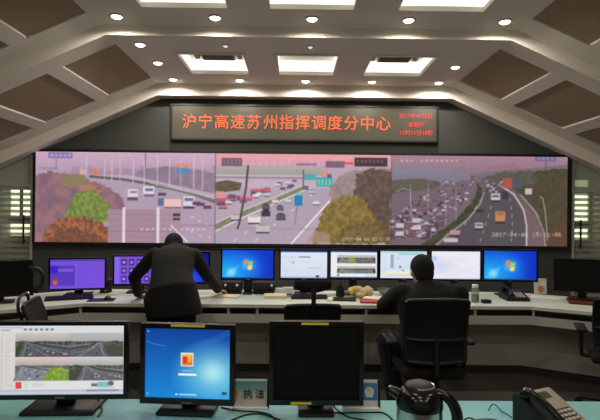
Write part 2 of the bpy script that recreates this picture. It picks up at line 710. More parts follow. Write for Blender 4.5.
for w, v, l in zip(W2, (1, 0, 1), ('square lit ceiling coffer with brown air vent, over the start of the orange lettering',
                                   'square lit ceiling coffer without a vent, between two vented ones before the video wall',
                                   'square lit ceiling coffer with brown air vent, over the small red date display')):
    coffer(w, 3.40, v, l, 'lit ceiling coffers')
for w in W1:
    coffer(w, 3.50, 0, 'lit ceiling coffer in the higher ceiling bay over the console desks', 'coffers of the higher bay')


def downlight(x, y, z, label, group, lit=True, r=.05, off=''):
    t = thing('downlight' + off, label, 'downlight', (x, y, z), 0, group)
    MB().lathe([(r + .018, .0), (r + .018, -.006), (r + .004, -.012), (r, -.006), (r, 0)], n=20).build('trim_ring', 'aluminium', t, True)
    MB().lathe([(r, -.002), (r * .97, -.010), (r * .85, -.018), (r * .6, -.025), (r * .2, -.028)], n=20).build('lens' + off, 'lamp_lens' if lit else 'lamp_dim', t, True)
    if lit:
        L = bpy.data.lights.new('downlight_beam' + off, 'SPOT')
        L.energy = SPOT_W
        L.color = (1.0, 0.90, 0.76)
        L.spot_size = R(174)
        L.spot_blend = 0.55
        L.shadow_soft_size = .02
        lo = bpy.data.objects.new('downlight_beam' + off, L)
        COL.objects.link(lo)
        lo.parent = t
        lo.location = (0, 0, -.034)
    return t


for x in (-1.81, -.90, 0.0, .91, 1.83):
    downlight(x, 6.57, 3.40, 'bright round downlight in the ceiling row right above the orange lettering sign', 'downlights over the sign')
for x, y in ((-1.81, 5.84), (1.82, 5.86), (-1.82, 5.2)):
    downlight(x, y, 3.40, 'bright round downlight between a vented coffer and a sloping brown ceiling panel', 'downlights beside the sloping panels')
for x in (-.9, 0.02):
    downlight(x, 5.2, 3.40, 'small faint round ceiling fitting in front of the coffers over the sign', 'faint ceiling fittings', lit=False, r=.026)
for x in (-1.89, -.93, .02, .97, 1.92):
    downlight(x, 4.70, 3.50, 'bright round downlight in the higher bay just before the ceiling step', 'downlights of the higher bay')
for y, row in ((2.5, 'near'), (.4, 'middle'), (-1.5, 'rear')):  # unseen downlights added to light the room, assuming the ceiling rows continue
    for x, side in ((-1.8, 'left'), (0, 'centre'), (1.8, 'right')):
        downlight(x, y, 3.50, 'unseen round downlight added in the high ceiling over the near desk and behind it', 'unseen downlights added over the near desk', off='_%s_%s_offscreen' % (row, side))


# ------------------------------------------------------------------ orange lettering sign
def text_mesh(name, body, size, m, parent, loc, align='CENTER', bold=0.0, sx=1.0):
    cu = bpy.data.curves.new(name, 'FONT')
    cu.body = body
    cu.size = size
    cu.align_x = align
    cu.align_y = 'CENTER'
    cu.offset = bold
    cu.extrude = .002
    cu.resolution_u = 3
    o = bpy.data.objects.new('tmp', cu)
    COL.objects.link(o)
    dg = bpy.context.evaluated_depsgraph_get()
    dg.update()
    me = bpy.data.meshes.new_from_object(o.evaluated_get(dg))
    bpy.data.objects.remove(o)
    me.name = name
    me.materials.clear()
    me.materials.append(MATS[m])
    xs = [v.co.x for v in me.vertices]
    if align == 'CENTER':
        mid = (min(xs) + max(xs)) / 2
    else:
        mid = min(xs)
    for v in me.vertices:
        v.co.x = (v.co.x - mid) * sx
    t = link(name, me, parent)
    t.rotation_euler = (R(90), 0, 0)
    t.location = loc
    return t, (max(xs) - min(xs)) * sx


sign = thing('lettering_sign', 'long grey dot-matrix sign with orange Chinese lettering above the video wall', 'sign', (0, 7.0, 2.886))
f = MB()
f.box(-1.945, 1.945, -.06, .02, .236, .262); f.box(-1.945, 1.945, -.06, .02, -.262, -.236)
f.box(-1.945, -1.915, -.06, .02, -.236, .236); f.box(1.915, 1.945, -.06, .02, -.236, .236)
f.build('frame', 'black_plastic', sign)
MB().box(-1.915, 1.915, -.05, .02, -.236, .236).build('matrix_panel', 'led_matrix', sign)
LETTERS = '沪宁高速苏州指挥调度分中心'
for i, ch in enumerate(LETTERS):
    text_mesh('character', ch, .222, 'led_orange', sign, (-1.672 + i * .2345, -.055, -.005), bold=.0018)
for body, z, cx, sz in (('2017年4月6日', .118, 1.605, .082), ('星期四', -.012, 1.615, .078), ('15时11分18秒', -.125, 1.625, .082)):
    text_mesh('date_line', body, sz, 'led_red', sign, (cx, -.055, z), bold=.0008)

# ------------------------------------------------------------------ video wall
V = Canvas(37.5, 153.5, 568, 243.5, 1.7, skew=.0094)


def v1():
    c = V
    c.vgrad(37, 150, 216, 185, (214, 178, 200), (168, 142, 166))
    c.rect(37, 180, 216, 260, (176, 152, 172))
    for i in range(26):
        x = 37 + i * 7 + random.uniform(-2, 2)
        h = random.uniform(2, 9)
        c.rect(x, 176 - h, x + random.uniform(3, 8), 180, (158, 132, 158), .6)
    c.rect(37, 166, 66, 177, (186, 164, 184), .8)
    c.rect(40, 169, 60, 172, (150, 128, 160), .6)
    c.rect(50, 154.5, 74, 160.5, (128, 112, 168))
    for k in range(5):
        c.rect(52 + k * 4.4, 156, 55 + k * 4.4, 159, (196, 176, 214), .7)
    c.line([(58, 160), (58, 170)], 1, (140, 118, 140))
    c.rect(132, 150, 160, 155, (140, 122, 178))
    c.line([(146, 155), (146, 178)], 1.2, (130, 108, 135))
    # far trees and road
    c.poly([(130, 184), (140, 172), (168, 168), (200, 172), (216, 176), (216, 205), (180, 196)], (150, 128, 152), .9, 2.0, 20, (132, 112, 132))
    c.poly([(90, 179), (120, 181), (160, 187), (216, 203), (216, 243.5), (110, 245), (110, 212), (104, 196)], (178, 156, 176))
    c.poly([(88, 177), (130, 177), (216, 196), (216, 201), (160, 186), (120, 181)], (190, 168, 186))
    c.line([(92, 178.5), (125, 181.5), (158, 187), (190, 195), (216, 204)], 2.6, (92, 92, 94))
    c.line([(150, 187), (178, 192), (216, 203)], 2.0, (104, 118, 96))
    c.line([(150, 184.5), (216, 200)], .7, (216, 196, 212))
    for k, x in enumerate((88, 106, 113, 121, 134, 145, 158, 170, 181, 194, 203)):
        c.line([(x, 158 + (k % 3) * 2), (x, 181 + k * 1.1)], .8, (220, 202, 220), .85)
    c.ell(97, 173.5, 3.2, 3.6, (226, 120, 96), .9)
    c.ell(84.5, 174.5, 3.5, 3, (220, 176, 168), .9)
    for k in range(5):
        c.rect(177 + k * 3.2, 166, 179.3 + k * 3.2, 168.6, (240, 128, 80))
    for k in range(4):
        c.rect(177.5 + k * 3.4, 170.5, 180.3 + k * 3.4, 175, (60, 140, 200))
    # mauve scrub on the left
    c.poly([(37, 245), (37, 178), (50, 174), (70, 176), (86, 182), (98, 184), (112, 190), (122, 199), (128, 212), (108, 215), (90, 230), (60, 245)], (124, 96, 112), 1, 2.6, 26, (156, 112, 118), rag=1.3)
    c.poly([(60, 184), (64, 178), (74, 175), (86, 177), (90, 183), (80, 190), (70, 189)], (128, 132, 92), .8, 2, 12, (150, 120, 90), rag=1.3)
    c.poly([(80, 187), (92, 185), (104, 193), (98, 198), (86, 196)], (170, 120, 100), .7, 2, 10, (190, 130, 90), rag=1.3)
    c.poly([(66, 220), (72, 206), (78, 196), (88, 191), (97, 193), (103, 200), (110, 206), (117, 213), (112, 222), (96, 226)], (98, 124, 52), 1, 3.4, 8, (134, 152, 74), rag=1.3)
    c.poly([(44, 245), (48, 234), (54, 226), (62, 221), (72, 219), (82, 218), (92, 219), (102, 223), (110, 229), (116, 238), (118, 245)], (112, 72, 56), 1, 3.8, 7, (176, 104, 70), rag=1.6)
    c.poly([(50, 245), (60, 234), (80, 231), (100, 236), (108, 245)], (84, 58, 46), .7, 3.8, 7, (150, 88, 58), rag=1.6)
    # panelled screen with white posts
    c.rect(109.5, 211, 178, 246, (168, 136, 152))
    c.rect(160, 211, 182, 246, (172, 144, 160))
    for k in range(5):
        c.rect(109.5, 216 + k * 5.5, 178, 217 + k * 5.5, (128, 98, 116), .8)
    for x in (125.3, 159):
        c.rect(x - 1.2, 209, x + 1.3, 246, (238, 220, 232))
    # vehicles
    c.rect(129, 191, 139, 199, (226, 214, 226)); c.rect(128.5, 199, 139, 202.5, (96, 80, 100)); c.rect(131, 193, 138, 195, (140, 126, 150))
    c.rect(144, 188, 155, 196, (228, 216, 228)); c.rect(146, 190, 154, 193, (116, 112, 150)); c.rect(145, 196, 155, 198.5, (100, 100, 150))
    c.rect(159, 200, 164.5, 207.5, (92, 106, 160)); c.rect(165, 201, 182, 209.5, (236, 196, 192)); c.rect(165, 208.5, 182, 210.5, (140, 100, 110))
    c.rect(184, 198, 195, 208, (222, 214, 228)); c.rect(185, 200, 194, 203, (110, 108, 140)); c.rect(184, 208, 195, 210.5, (70, 60, 84))
    for x, y in ((201, 206), (208, 209), (197, 205), (163, 196)):
        c.rect(x - 4, y - 1.5, x + 4, y + 1.8, (88, 66, 92)); c.rect(x - 2.5, y - 3, x + 2.5, y - 1.4, (190, 150, 170))
    c.rect(174, 215, 181, 218, (66, 54, 66)); c.rect(174, 219.5, 181, 222, (66, 54, 66))
    c.line([(172, 227), (188, 243)], 1.2, (240, 226, 236))
    for x, y in ((192, 218), (199, 222), (206, 226), (191, 232), (200, 236), (209, 238)):
        c.line([(x, y), (x + 2.5, y + 1.2)], .9, (226, 212, 226))
    c.rect(182, 226, 216, 228, (150, 120, 140), .6)
    for k in range(12):
        c.rect(142 + k * 5.6, 230, 144.6 + k * 5.6, 231.8, (224, 206, 220), .7)


def v2():
    c = V
    c.vgrad(215.5, 150, 391, 172, (240, 158, 164), (222, 168, 178))
    c.rect(215.5, 167, 391, 260, (184, 164, 180))
    for k in range(24):
        x = 216 + k * 7.4
        c.rect(x, 163 - random.uniform(0, 3), x + 5, 170, (200, 150, 170), .5)
    c.vgrad(215.5, 168, 322, 177, (176, 172, 166), (158, 158, 146))
    c.rect(215.5, 177, 322, 178.4, (226, 204, 206))
    c.rect(215.5, 178.4, 322, 181, (146, 132, 138))
    c.rect(215.5, 181, 330, 190, (196, 176, 190))
    c.poly([(215.5, 184), (228, 182), (242, 185), (240, 192), (215.5, 195)], (74, 76, 52), 1, 3, 8, (104, 92, 70))
    # far carriageway with queue of cars
    cc = [(226, 120, 120), (70, 80, 150), (236, 226, 232), (150, 90, 150), (90, 80, 110), (226, 96, 96), (214, 204, 214), (120, 90, 130)]
    for k in range(34):
        t = random.random()
        x = 218 + t * 82; y = 207 - t * 22 + random.uniform(-6, 3)
        s = 1.1 + (1 - t) * 1.2
        q = random.choice(cc)
        c.rect(x - 1.9 * s, y - s, x + 1.9 * s, y + s, q, .9)
        c.rect(x - 1.9 * s, y + s * .5, x + 1.9 * s, y + s * 1.1, (80, 64, 84), .8)
    c.rect(216, 200, 226, 203, (210, 80, 90)); c.rect(215.5, 193, 224, 199, (220, 150, 150))
    # green median
    c.poly([(215.5, 226), (245, 212), (275, 200), (305, 187), (310, 189), (280, 203), (248, 216), (215.5, 232)], (112, 122, 92), 1, 2.5, 8, (136, 140, 110))
    c.line([(215.5, 225), (245, 211.5), (305, 186.5)], .8, (214, 214, 200))
    c.line([(215.5, 233), (248, 217), (310, 189.5)], 1.1, (232, 222, 226))
    c.poly([(215.5, 234), (250, 217), (310, 190), (335, 190), (330, 205), (294, 245), (215.5, 245)], (176, 160, 176))
    c.line([(332, 200), (322, 211), (291, 246)], 1.5, (246, 236, 240))
    for k in range(7):
        for x0, dx in ((300, -10.5), (312, -9)):
            x = x0 + dx * k; y = 196 + k * 7.4
            c.line([(x, y), (x - 2.2, y + 1.8)], .9, (236, 226, 234), .9)
    c.rect(215.5, 229, 330, 231.5, (150, 132, 146), .5)
    for x, y, s, q in ((266, 209, 2.4, (92, 74, 96)), (266, 215.5, 2.8, (60, 50, 66)), (280, 210, 2.2, (110, 92, 112)), (281, 219, 3, (92, 80, 96)),
                       (254.5, 222, 3.8, (240, 222, 226)), (263, 231, 4, (196, 188, 194)), (275, 203.5, 2, (226, 206, 216)), (312, 194, 1.8, (196, 180, 200)),
                       (288, 203, 1.8, (214, 204, 216)), (316, 205, 2, (226, 216, 226)), (236, 219.5, 3, (206, 190, 200)), (306, 190, 1.5, (120, 100, 130))):
        c.rect(x - 1.6 * s, y - s, x + 1.6 * s, y + .8 * s, q)
        c.rect(x - 1.0 * s, y - 1.5 * s, x + 1.0 * s, y - .8 * s, tuple(v * .8 for v in q))
        c.rect(x - 1.6 * s, y + .6 * s, x + 1.6 * s, y + 1.0 * s, (66, 56, 70))
    c.rect(294.5, 197, 302.5, 207.5, (24, 126, 184)); c.rect(296, 194.5, 301, 197, (110, 180, 200)); c.line([(297, 208), (295, 226)], 1.2, (140, 120, 140))
    c.line([(248, 168), (246, 190), (240, 224), (238, 230)], 2, (74, 66, 66))
    c.line([(303, 172), (303, 190)], 1.2, (96, 72, 96))
    c.rect(296, 165, 316, 167.5, (150, 110, 150))
    c.rect(304, 176, 315, 182, (64, 172, 174)); c.rect(316, 179, 332, 188.5, (54, 164, 158))
    c.rect(322, 173, 328, 179, (226, 140, 120)); c.rect(327, 176, 331, 180, (60, 100, 150))
    for k in range(4):
        c.rect(317.5 + k * 3.6, 181, 319.6 + k * 3.6, 187, (150, 214, 204), .7)
    # dark verge and golden tree on the right
    c.poly([(330, 190), (338, 178), (352, 172), (391, 170), (391, 245), (328, 245)], (142, 124, 122), 1, 3, 8, (164, 140, 140), rag=1.5)
    c.poly([(356, 176), (372, 170), (391, 172), (391, 245), (350, 245)], (78, 62, 56), .95, 3.2, 9, (106, 86, 72), rag=2)
    c.poly([(312, 245), (318, 228), (322, 214), (330, 204), (342, 197), (356, 197), (366, 206), (374, 220), (378, 245)], (146, 124, 58), 1, 3.2, 9, (114, 94, 44), rag=1.8)
    c.poly([(330, 245), (345, 228), (378, 222), (391, 226), (391, 245)], (92, 74, 46), .8, 3.2, 8, (132, 110, 60), rag=1.8)
    c.poly([(306, 245), (314, 232), (330, 236), (330, 245)], (170, 140, 130), .7)
    c.rect(221.5, 160, 242, 168, (98, 74, 92))
    for k in range(5):
        c.rect(223 + k * 3.8, 161, 225.5 + k * 3.8, 167, (150, 122, 140), .7)
    c.rect(325, 163, 344, 169.5, (120, 92, 116)); c.rect(344, 164, 353, 166.6, (248, 70, 70)); c.rect(354, 159.5, 387, 168.5, (60, 40, 48))
    for k in range(7):
        c.rect(356 + k * 4, 161.5, 358.6 + k * 4, 164.6, (128, 96, 104), .6)
    c.text(342.5, 239.2, '2017-04-06', .46, (246, 240, 226), .85)
    c.text(372.5, 239.2, '15:11:33', .46, (246, 240, 226), .8, adv=2.25)


def v3():
    c = V
    c.vgrad(391, 150, 569, 180, (206, 150, 172), (146, 126, 140))
    c.rect(391, 176, 569, 260, (112, 102, 104))
    c.poly([(391, 168), (420, 166), (446, 172), (470, 176), (470, 186), (391, 190)], (148, 142, 166), .8)
    c.poly([(391, 182), (420, 180), (440, 184), (440, 196), (391, 200)], (88, 86, 66), .8, 2, 10, (110, 104, 90))
    c.poly([(474, 176), (500, 172), (530, 170), (569, 166), (569, 180), (474, 184)], (132, 118, 126), .9)
    c.poly([(484, 171.5), (490, 168), (506, 166), (516, 164.5), (520, 168), (520, 170), (490, 173)], (176, 124, 144))
    # jam on the left carriageway
    c.poly([(391, 196), (432, 190), (462, 182), (478, 182), (482, 190), (470, 210), (446, 230), (424, 248), (391, 248)], (126, 108, 118))
    cols = [(206, 190, 200), (180, 150, 170), (90, 72, 88), (226, 216, 222), (150, 90, 100), (70, 62, 80), (170, 150, 170), (120, 96, 120)]
    for k in range(190):
        t = random.random() ** .8
        u = random.random()
        y = 183 + t * 56
        xr = 477 - max(0, y - 193) * 1.02
        xl = 436 - t * 60
        x = max(392, xl + u * (xr - xl) - 2)
        s = .8 + t * 1.5
        c.rect(x - 1.1 * s, y - s, x + 1.1 * s, y + .7 * s, random.choice(cols), .9)
        c.rect(x - 1.1 * s, y + .5 * s, x + 1.1 * s, y + 1.0 * s, (64, 52, 62), .8)
    for x, y in ((400, 228), (416, 223), (417, 230), (400, 236)):
        c.rect(x - 4, y - 3, x + 4, y + 2, (222, 214, 216)); c.rect(x - 4, y + 1.5, x + 4, y + 2.6, (90, 76, 86))
    # median
    c.poly([(420, 248), (434, 237), (450, 226), (462, 215), (472, 203), (478, 191), (476, 184), (482, 190), (482, 198), (474, 212), (462, 224), (446, 236), (434, 248)], (56, 64, 42), 1, 3, 6, (82, 84, 58), rag=.8)
    c.line([(434, 249), (450, 235), (468, 221), (480, 206), (484, 194)], 1, (190, 178, 180))
    # right carriageway
    c.poly([(436, 249), (452, 236), (470, 221), (482, 204), (485, 192), (492, 186), (506, 190), (522, 206), (528, 226), (528, 249)], (92, 86, 92))
    c.poly([(506, 190), (522, 204), (540, 226), (546, 249), (528, 249), (527, 226), (520, 206)], (128, 106, 108))
    c.line([(498, 186), (514, 196), (524, 212), (527, 228), (527, 249)], 1.4, (232, 222, 222))
    c.line([(520, 196), (536, 214), (544, 232), (546, 249)], 1.1, (196, 176, 170))
    for k in range(6):
        y = 200 + k * 8
        for x0, dx in ((510, 1.0), (494, -2.6), (482, -5.4)):
            x = x0 + dx * k if x0 != 510 else 510 + 2.5 * math.sin(k * .5)
            c.line([(x, y), (x + dx * .25, y + 3)], .8, (206, 198, 204), .85)
    # green slope
    c.poly([(500, 182), (515, 176), (540, 172), (569, 170), (569, 249), (548, 249), (544, 232), (538, 214), (522, 197)], (74, 74, 52), 1, 3, 10, (92, 80, 60), rag=1)
    c.poly([(480, 182), (500, 174), (530, 172), (540, 184), (510, 190)], (86, 88, 74), .9, 3, 7, (104, 100, 92), rag=1.2)
    c.poly([(546, 236), (562, 220), (569, 232), (569, 249), (550, 249)], (120, 72, 54), .6, 2.5, 10, (84, 70, 50))
    # vehicles
    c.rect(491, 195, 500, 202.6, (226, 214, 216)); c.rect(492, 197, 499, 199, (104, 92, 104)); c.rect(491, 202, 500, 204, (60, 50, 58))
    c.rect(495.5, 213, 505.5, 224, (214, 150, 104)); c.rect(495.5, 223, 505.5, 225.5, (72, 54, 50)); c.rect(497, 214, 504, 217, (176, 116, 84))
    c.rect(475, 224.5, 483, 230, (206, 200, 210)); c.rect(476, 226, 482, 227.6, (112, 104, 120)); c.rect(475, 230, 483, 232, (60, 52, 60))
    c.rect(450, 232, 460, 236.6, (206, 160, 166)); c.rect(450, 236.6, 460, 238.6, (66, 54, 62)); c.rect(444, 240, 458, 244, (222, 208, 214)); c.rect(447, 238.4, 455, 240, (150, 132, 144))
    c.rect(476, 211, 484, 214.5, (66, 54, 60)); c.rect(502, 193, 508, 201, (62, 58, 70)); c.rect(502, 180, 512, 190, (190, 92, 74)); c.rect(514, 184, 521, 190, (84, 92, 130))
    c.rect(525, 190, 532, 196, (226, 206, 206)); c.rect(525, 196, 532, 198, (110, 80, 80))
    for k in range(16):
        x, y = 486 + random.random() * 18, 182 + random.random() * 12
        c.rect(x - 1.4, y - 1, x + 1.4, y + 1.2, random.choice(cols), .85)
    c.line([(540, 198), (543, 200), (546, 216), (548, 242)], .9, (196, 184, 176))
    for x, y in ((410, 192), (428, 190), (446, 200), (456, 196)):
        c.line([(x, y - 6), (x, y + 26)], .7, (196, 186, 190), .8)
    c.line([(396, 194), (402, 190), (410, 192), (412, 220)], .7, (206, 198, 196), .8)
    c.rect(535, 157, 556, 163, (120, 112, 168)); c.line([(546, 163), (546, 172)], 1, (120, 96, 116))
    for k in range(4):
        c.rect(537 + k * 4.6, 158.6, 540 + k * 4.6, 161.4, (186, 172, 206), .6)
    for k in list(range(3)) + list(range(4, 12)):
        c.rect(400 + k * 5, 161.4, 402.4 + k * 5, 163.4, (230, 206, 214), .75)
    c.text(492, 234.4, '2017-04-06 15:11:06', .56, (244, 236, 230), .95, adv=3.72)


v1(); v2(); v3()
V.rect(215.2, 140, 216.0, 260, (90, 74, 88), .8)
V.rect(390.6, 140, 391.3, 260, (60, 50, 58), .8)
V.grain(16, 4)
V.a = V.a * .93 + np.array((150, 124, 138.)) * .07
V.a[:, V.xs > 391] *= .9
V.blur(4)
vw = thing('video_wall', 'wide video wall showing three motorway camera views', 'video wall', (-.017, 7.02, 1.12))
VX, VZ0, VZ1 = 3.86, .015, 1.318
f = MB()
f.box(-VX - .035, VX + .035, -.07, 0, VZ1, VZ1 + .035)
f.box(-VX - .035, VX + .035, -.07, 0, VZ0 - .04, VZ0)
f.box(-VX - .035, -VX, -.07, 0, VZ0, VZ1)
f.box(VX, VX + .035, -.07, 0, VZ0, VZ1)
f.build('frame', 'black_plastic', vw)
MB().box(-VX, VX, -.05, 0, VZ0, VZ1).build('cabinet', 'black_plastic', vw)
link('screen', V.mesh('screen', -VX, VX, VZ0, VZ1, y=-.055), vw)


# ------------------------------------------------------------------ console desks (worktop, tray fronts, panels)
TOP = 0.75
T15 = math.tan(R(15))


def desk_section(label, M, xa, xb, ma, mb_, divs, seams):
    """local: front edge on y=0, back at y=0.8; ma / mb_ = mitre at each end (x shift per unit depth)"""
    t = thing('console_desk', label, 'desk', (0, 0, 0))
    t.matrix_world = M

    def strip(y0, y1, z0, z1, xl=None, xr=None):
        xl_, xr_ = (xa, xb)
        p = [(xl if xl is not None else xl_ + ma * y0, y0), (xr if xr is not None else xr_ + mb_ * y0, y0),
             (xr if xr is not None else xr_ + mb_ * y1, y1), (xl if xl is not None else xl_ + ma * y1, y1)]
        return MB().prism(p, z0, z1)
    strip(0, .8, TOP - .03, TOP).build('worktop', 'worktop', t)
    strip(.05, .45, .575, .592).build('shelf', 'laminate', t)
    strip(.44, .46, .575, TOP - .03).build('shelf_back', 'laminate', t)
    xs = [None] + divs + [None]
    for l, r in zip(xs[:-1], xs[1:]):
        strip(.03, .05, .575, .655, None if l is None else l + .012, None if r is None else r - .012).build('tray_front', 'fascia', t)
    for d in divs:
        MB().box(d - .011, d + .011, .03, .45, .575, TOP - .03).build('divider', 'fascia', t)
    xs = [None] + seams + [None]
    for l, r in zip(xs[:-1], xs[1:]):
        strip(.44, .46, .07, .575, None if l is None else l + .002, None if r is None else r - .002).build('modesty_panel', 'laminate', t)
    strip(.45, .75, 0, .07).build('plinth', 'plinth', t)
    strip(.72, .74, .07, TOP - .03).build('rear_panel', 'laminate', t)
    return t


desk_section('long pale console desk middle section below the row of lit monitors', Matrix.Translation((0, 4.4, 0)), -2.05, 2.05, -T15, T15,
             [-1.48, -.735, -.47, .54, 1.55], [-1.4, -.4, .62, 1.2])
MR = Matrix.Translation((2.05, 4.4, 0)) @ Matrix.Rotation(R(-29), 4, 'Z')
ML = Matrix.Translation((-2.05, 4.4, 0)) @ Matrix.Rotation(R(31), 4, 'Z')
desk_section('angled pale console desk wing carrying the switched-off monitor and red folder', MR, .0, 1.9, -T15, 0, [.02, .98], [1.02])
desk_section('angled pale console desk wing carrying the purple monitor and headphones', ML, -1.9, -.0, 0, T15, [-.98, -.02], [-1.02])


# ------------------------------------------------------------------ monitors
def monitor(label, W, H, bottom, loc, rz, pic=None, bezel=.016, base=(.25, .17), group=None, stickers=(), name='monitor', tilt=0.0, base_mat='black_plastic', badge=True, z0=TOP):
    """screen faces local -Y; bottom = height of the lower edge above the desk"""
    t = thing(name, label, 'monitor', (loc[0], loc[1], z0), rz, group)
    b = bezel
    h = MB()
    h.rbox(-W / 2, W / 2, .006, .035, bottom, bottom + H, .006)
    h.rbox(-W * .36, W * .36, .03, .062, bottom + H * .12, bottom + H * .82, .012)
    h.build('housing', 'black_plastic', t, True)
    f = MB()
    f.box(-W / 2, W / 2, -.004, .008, bottom + H - b, bottom + H)
    f.box(-W / 2, W / 2, -.004, .008, bottom, bottom + b * 1.25)
    f.box(-W / 2, -W / 2 + b, -.004, .008, bottom + b * 1.25, bottom + H - b)
    f.box(W / 2 - b, W / 2, -.004, .008, bottom + b * 1.25, bottom + H - b)
    f.build('bezel', 'black_gloss', t)
    if pic is not None:
        s = link('screen', pic.mesh('screen', -W / 2 + b, W / 2 - b, bottom + b * 1.25, bottom + H - b, y=.004), t)
    else:
        s = MB().box(-W / 2 + b, W / 2 - b, .003, .007, bottom + b * 1.25, bottom + H - b).build('screen', 'dead_screen', t)
    n = MB()
    n.rbox(-.04, .04, .045, .072, .012, bottom + H * .45, .008)
    n.build('stand_neck', 'black_plastic', t, True)
    MB().rbox(-base[0] / 2, base[0] / 2, -.045, base[1] - .045, 0, .016, .007).build('stand_base', base_mat, t, True)
    if badge:
        MB().box(-.02, .02, -.0052, -.004, bottom + .005, bottom + .012).build('badge', 'grey_metal', t)
    for (x0, x1, zz0, zz1) in stickers:
        MB().box(x0, x1, -.0055, -.004, zz0, zz1).build('sticker', 'yellow', t)
    return t


def flag(c, cx, cy, s):
    """four-colour waving flag mark"""
    def quad(u0, u1, v0, v1, q):
        pts = []
        for k in range(7):
            u = u0 + (u1 - u0) * k / 6
            pts.append((cx + u * s + v0 * s * -.12, cy + v0 * s + math.sin(u * 3.0) * .16 * s))
        for k in range(6, -1, -1):
            u = u0 + (u1 - u0) * k / 6
            pts.append((cx + u * s + v1 * s * -.12, cy + v1 * s + math.sin(u * 3.0) * .16 * s))
        c.poly(pts, q)
    c.ell(cx, cy, s * 2.0, s * 1.8, (130, 210, 255), .55, soft=1.0)
    quad(-1.0, -.06, -1.0, -.06, (240, 130, 50))
    quad(.06, 1.0, -.9, -.0, (150, 210, 90))
    quad(-1.0, -.06, .06, 1.0, (70, 170, 240))
    quad(.06, 1.0, .08, 1.0, (250, 220, 90))


def desktop():
    c = Canvas(0, 0, 100, 58, 1.1, (8, 62, 205))
    X, Y = np.meshgrid(c.xs, c.ys)
    d = np.hypot((X - 14) / 72, (Y - 46) / 56)
    k = np.clip(1 - d, 0, 1)[..., None]
    c.a = c.a * (1 - k) + np.array((30, 190, 246.)) * k
    d = np.hypot((X - 50) / 42, (Y - 30) / 30)
    k = np.clip(1 - d, 0, 1)[..., None] * .6
    c.a = c.a * (1 - k) + np.array((20, 130, 250.)) * k
    c.poly([(0, 58), (14, 40), (34, 30), (20, 58)], (130, 220, 246), .35)
    c.ell(18, 45, 12, 12, (200, 225, 250), .7, soft=1)
    k = np.clip((X - 66) / 40, 0, 1)[..., None] * .5
    c.a = c.a * (1 - k) + np.array((4, 30, 170.)) * k
    flag(c, 50, 30, 9)
    c.blur(2)
    c.rect(0, 55.5, 100, 58, (20, 60, 150), .8)
    return c


def doc_view():
    c = Canvas(0, 0, 100, 60, 1.1, (214, 222, 240))
    c.rect(0, 0, 100, 4, (44, 66, 140))
    c.vgrad(0, 4, 100, 60, (220, 230, 240), (214, 218, 238))
    c.rect(38, 13, 63, 15.5, (120, 126, 136)); c.rect(3, 12, 34, 18, (214, 206, 244), .7); c.rect(3, 20, 34, 22, (226, 228, 206), .6)
    c.ell(27, 26, 3, 3, (160, 160, 200), .8); c.rect(18, 24, 22, 26, (190, 190, 220))
    c.rect(38, 36, 70, 40, (224, 228, 206), .6); c.rect(58, 37.5, 86, 38.7, (150, 156, 176), .8); c.rect(40, 24, 60, 25, (200, 206, 226))
    c.rect(3, 42, 30, 43, (196, 200, 222)); c.ell(79, 56, 4, 3, (60, 70, 110)); c.rect(0, 57, 100, 60, (120, 140, 200), .5)
    c.blur(2)
    return c


def camview(c, x0, y0, x1, y1, tree=None, flip=False, sky=(206, 198, 194), road=(126, 126, 134), veg=(84, 92, 76), vp=.22):
    """small traffic-camera picture: hazy sky, tree line, motorway running to a vanishing point"""
    w, h = x1 - x0, y1 - y0
    def q(pts): return [((x0 + (1 - u if flip else u) * w), y0 + v * h) for u, v in pts]
    dk = tuple(v * .72 for v in veg)
    c.vgrad(x0, y0, x1, y0 + h * .36, sky, (172, 168, 168))
    c.rect(x0, y0 + h * .36, x1, y1, veg)
    c.poly(q([(0, .40), (.12, .31), (.3, .36), (.55, .33), (.8, .36), (1, .33), (1, .56), (0, .56)]), dk, .75, 3, 5, (118, 120, 112))
    c.poly(q([(vp - .02, .4), (vp + .06, .4), (1, .66), (1, 1), (vp - .16, 1)]), road, 1, 2.4, 6, tuple(v * .8 for v in road))
    c.poly(q([(vp + .06, .4), (1, .52), (1, .64)]), tuple(v * 1.12 for v in road), .9)
    c.line(q([(vp + .06, .4), (.6, .535), (1, .66)]), .022 * w, dk)
    c.line(q([(vp, .4), (vp - .02, .7), (vp - .08, 1)]), .01 * w, (196, 194, 196), .8)
    c.line(q([(vp + .03, .4), (vp + .2, .7), (vp + .42, 1)]), .008 * w, (190, 188, 192), .7)
    c.line(q([(vp + .04, .4), (.6, .66), (.98, .9)]), .008 * w, (190, 188, 192), .6)
    for _ in range(20):
        t, k = random.random(), random.random()
        v = .43 + .5 * t
        u = vp + .02 + k * t * .8
        p = q([(u, min(v, .96))])[0]
        e = .008 + .014 * t
        c.rect(p[0] - e * w, p[1] - e * h * 1.2, p[0] + e * w, p[1] + e * h * 1.2, random.choice([(186, 184, 188), (56, 54, 60), (120, 92, 92), (206, 204, 206), (70, 70, 78)]), .9)
    for k in range(3):
        u = .5 + .2 * k
        c.line(q([(u, .2), (u, .5 + .05 * k)]), .006 * w, (190, 188, 188), .6)
    if tree:
        c.poly([(x0 + u * w, y0 + v * h) for u, v in tree], (110, 142, 46), 1, 3.0, 6, (146, 174, 76), rag=.9)


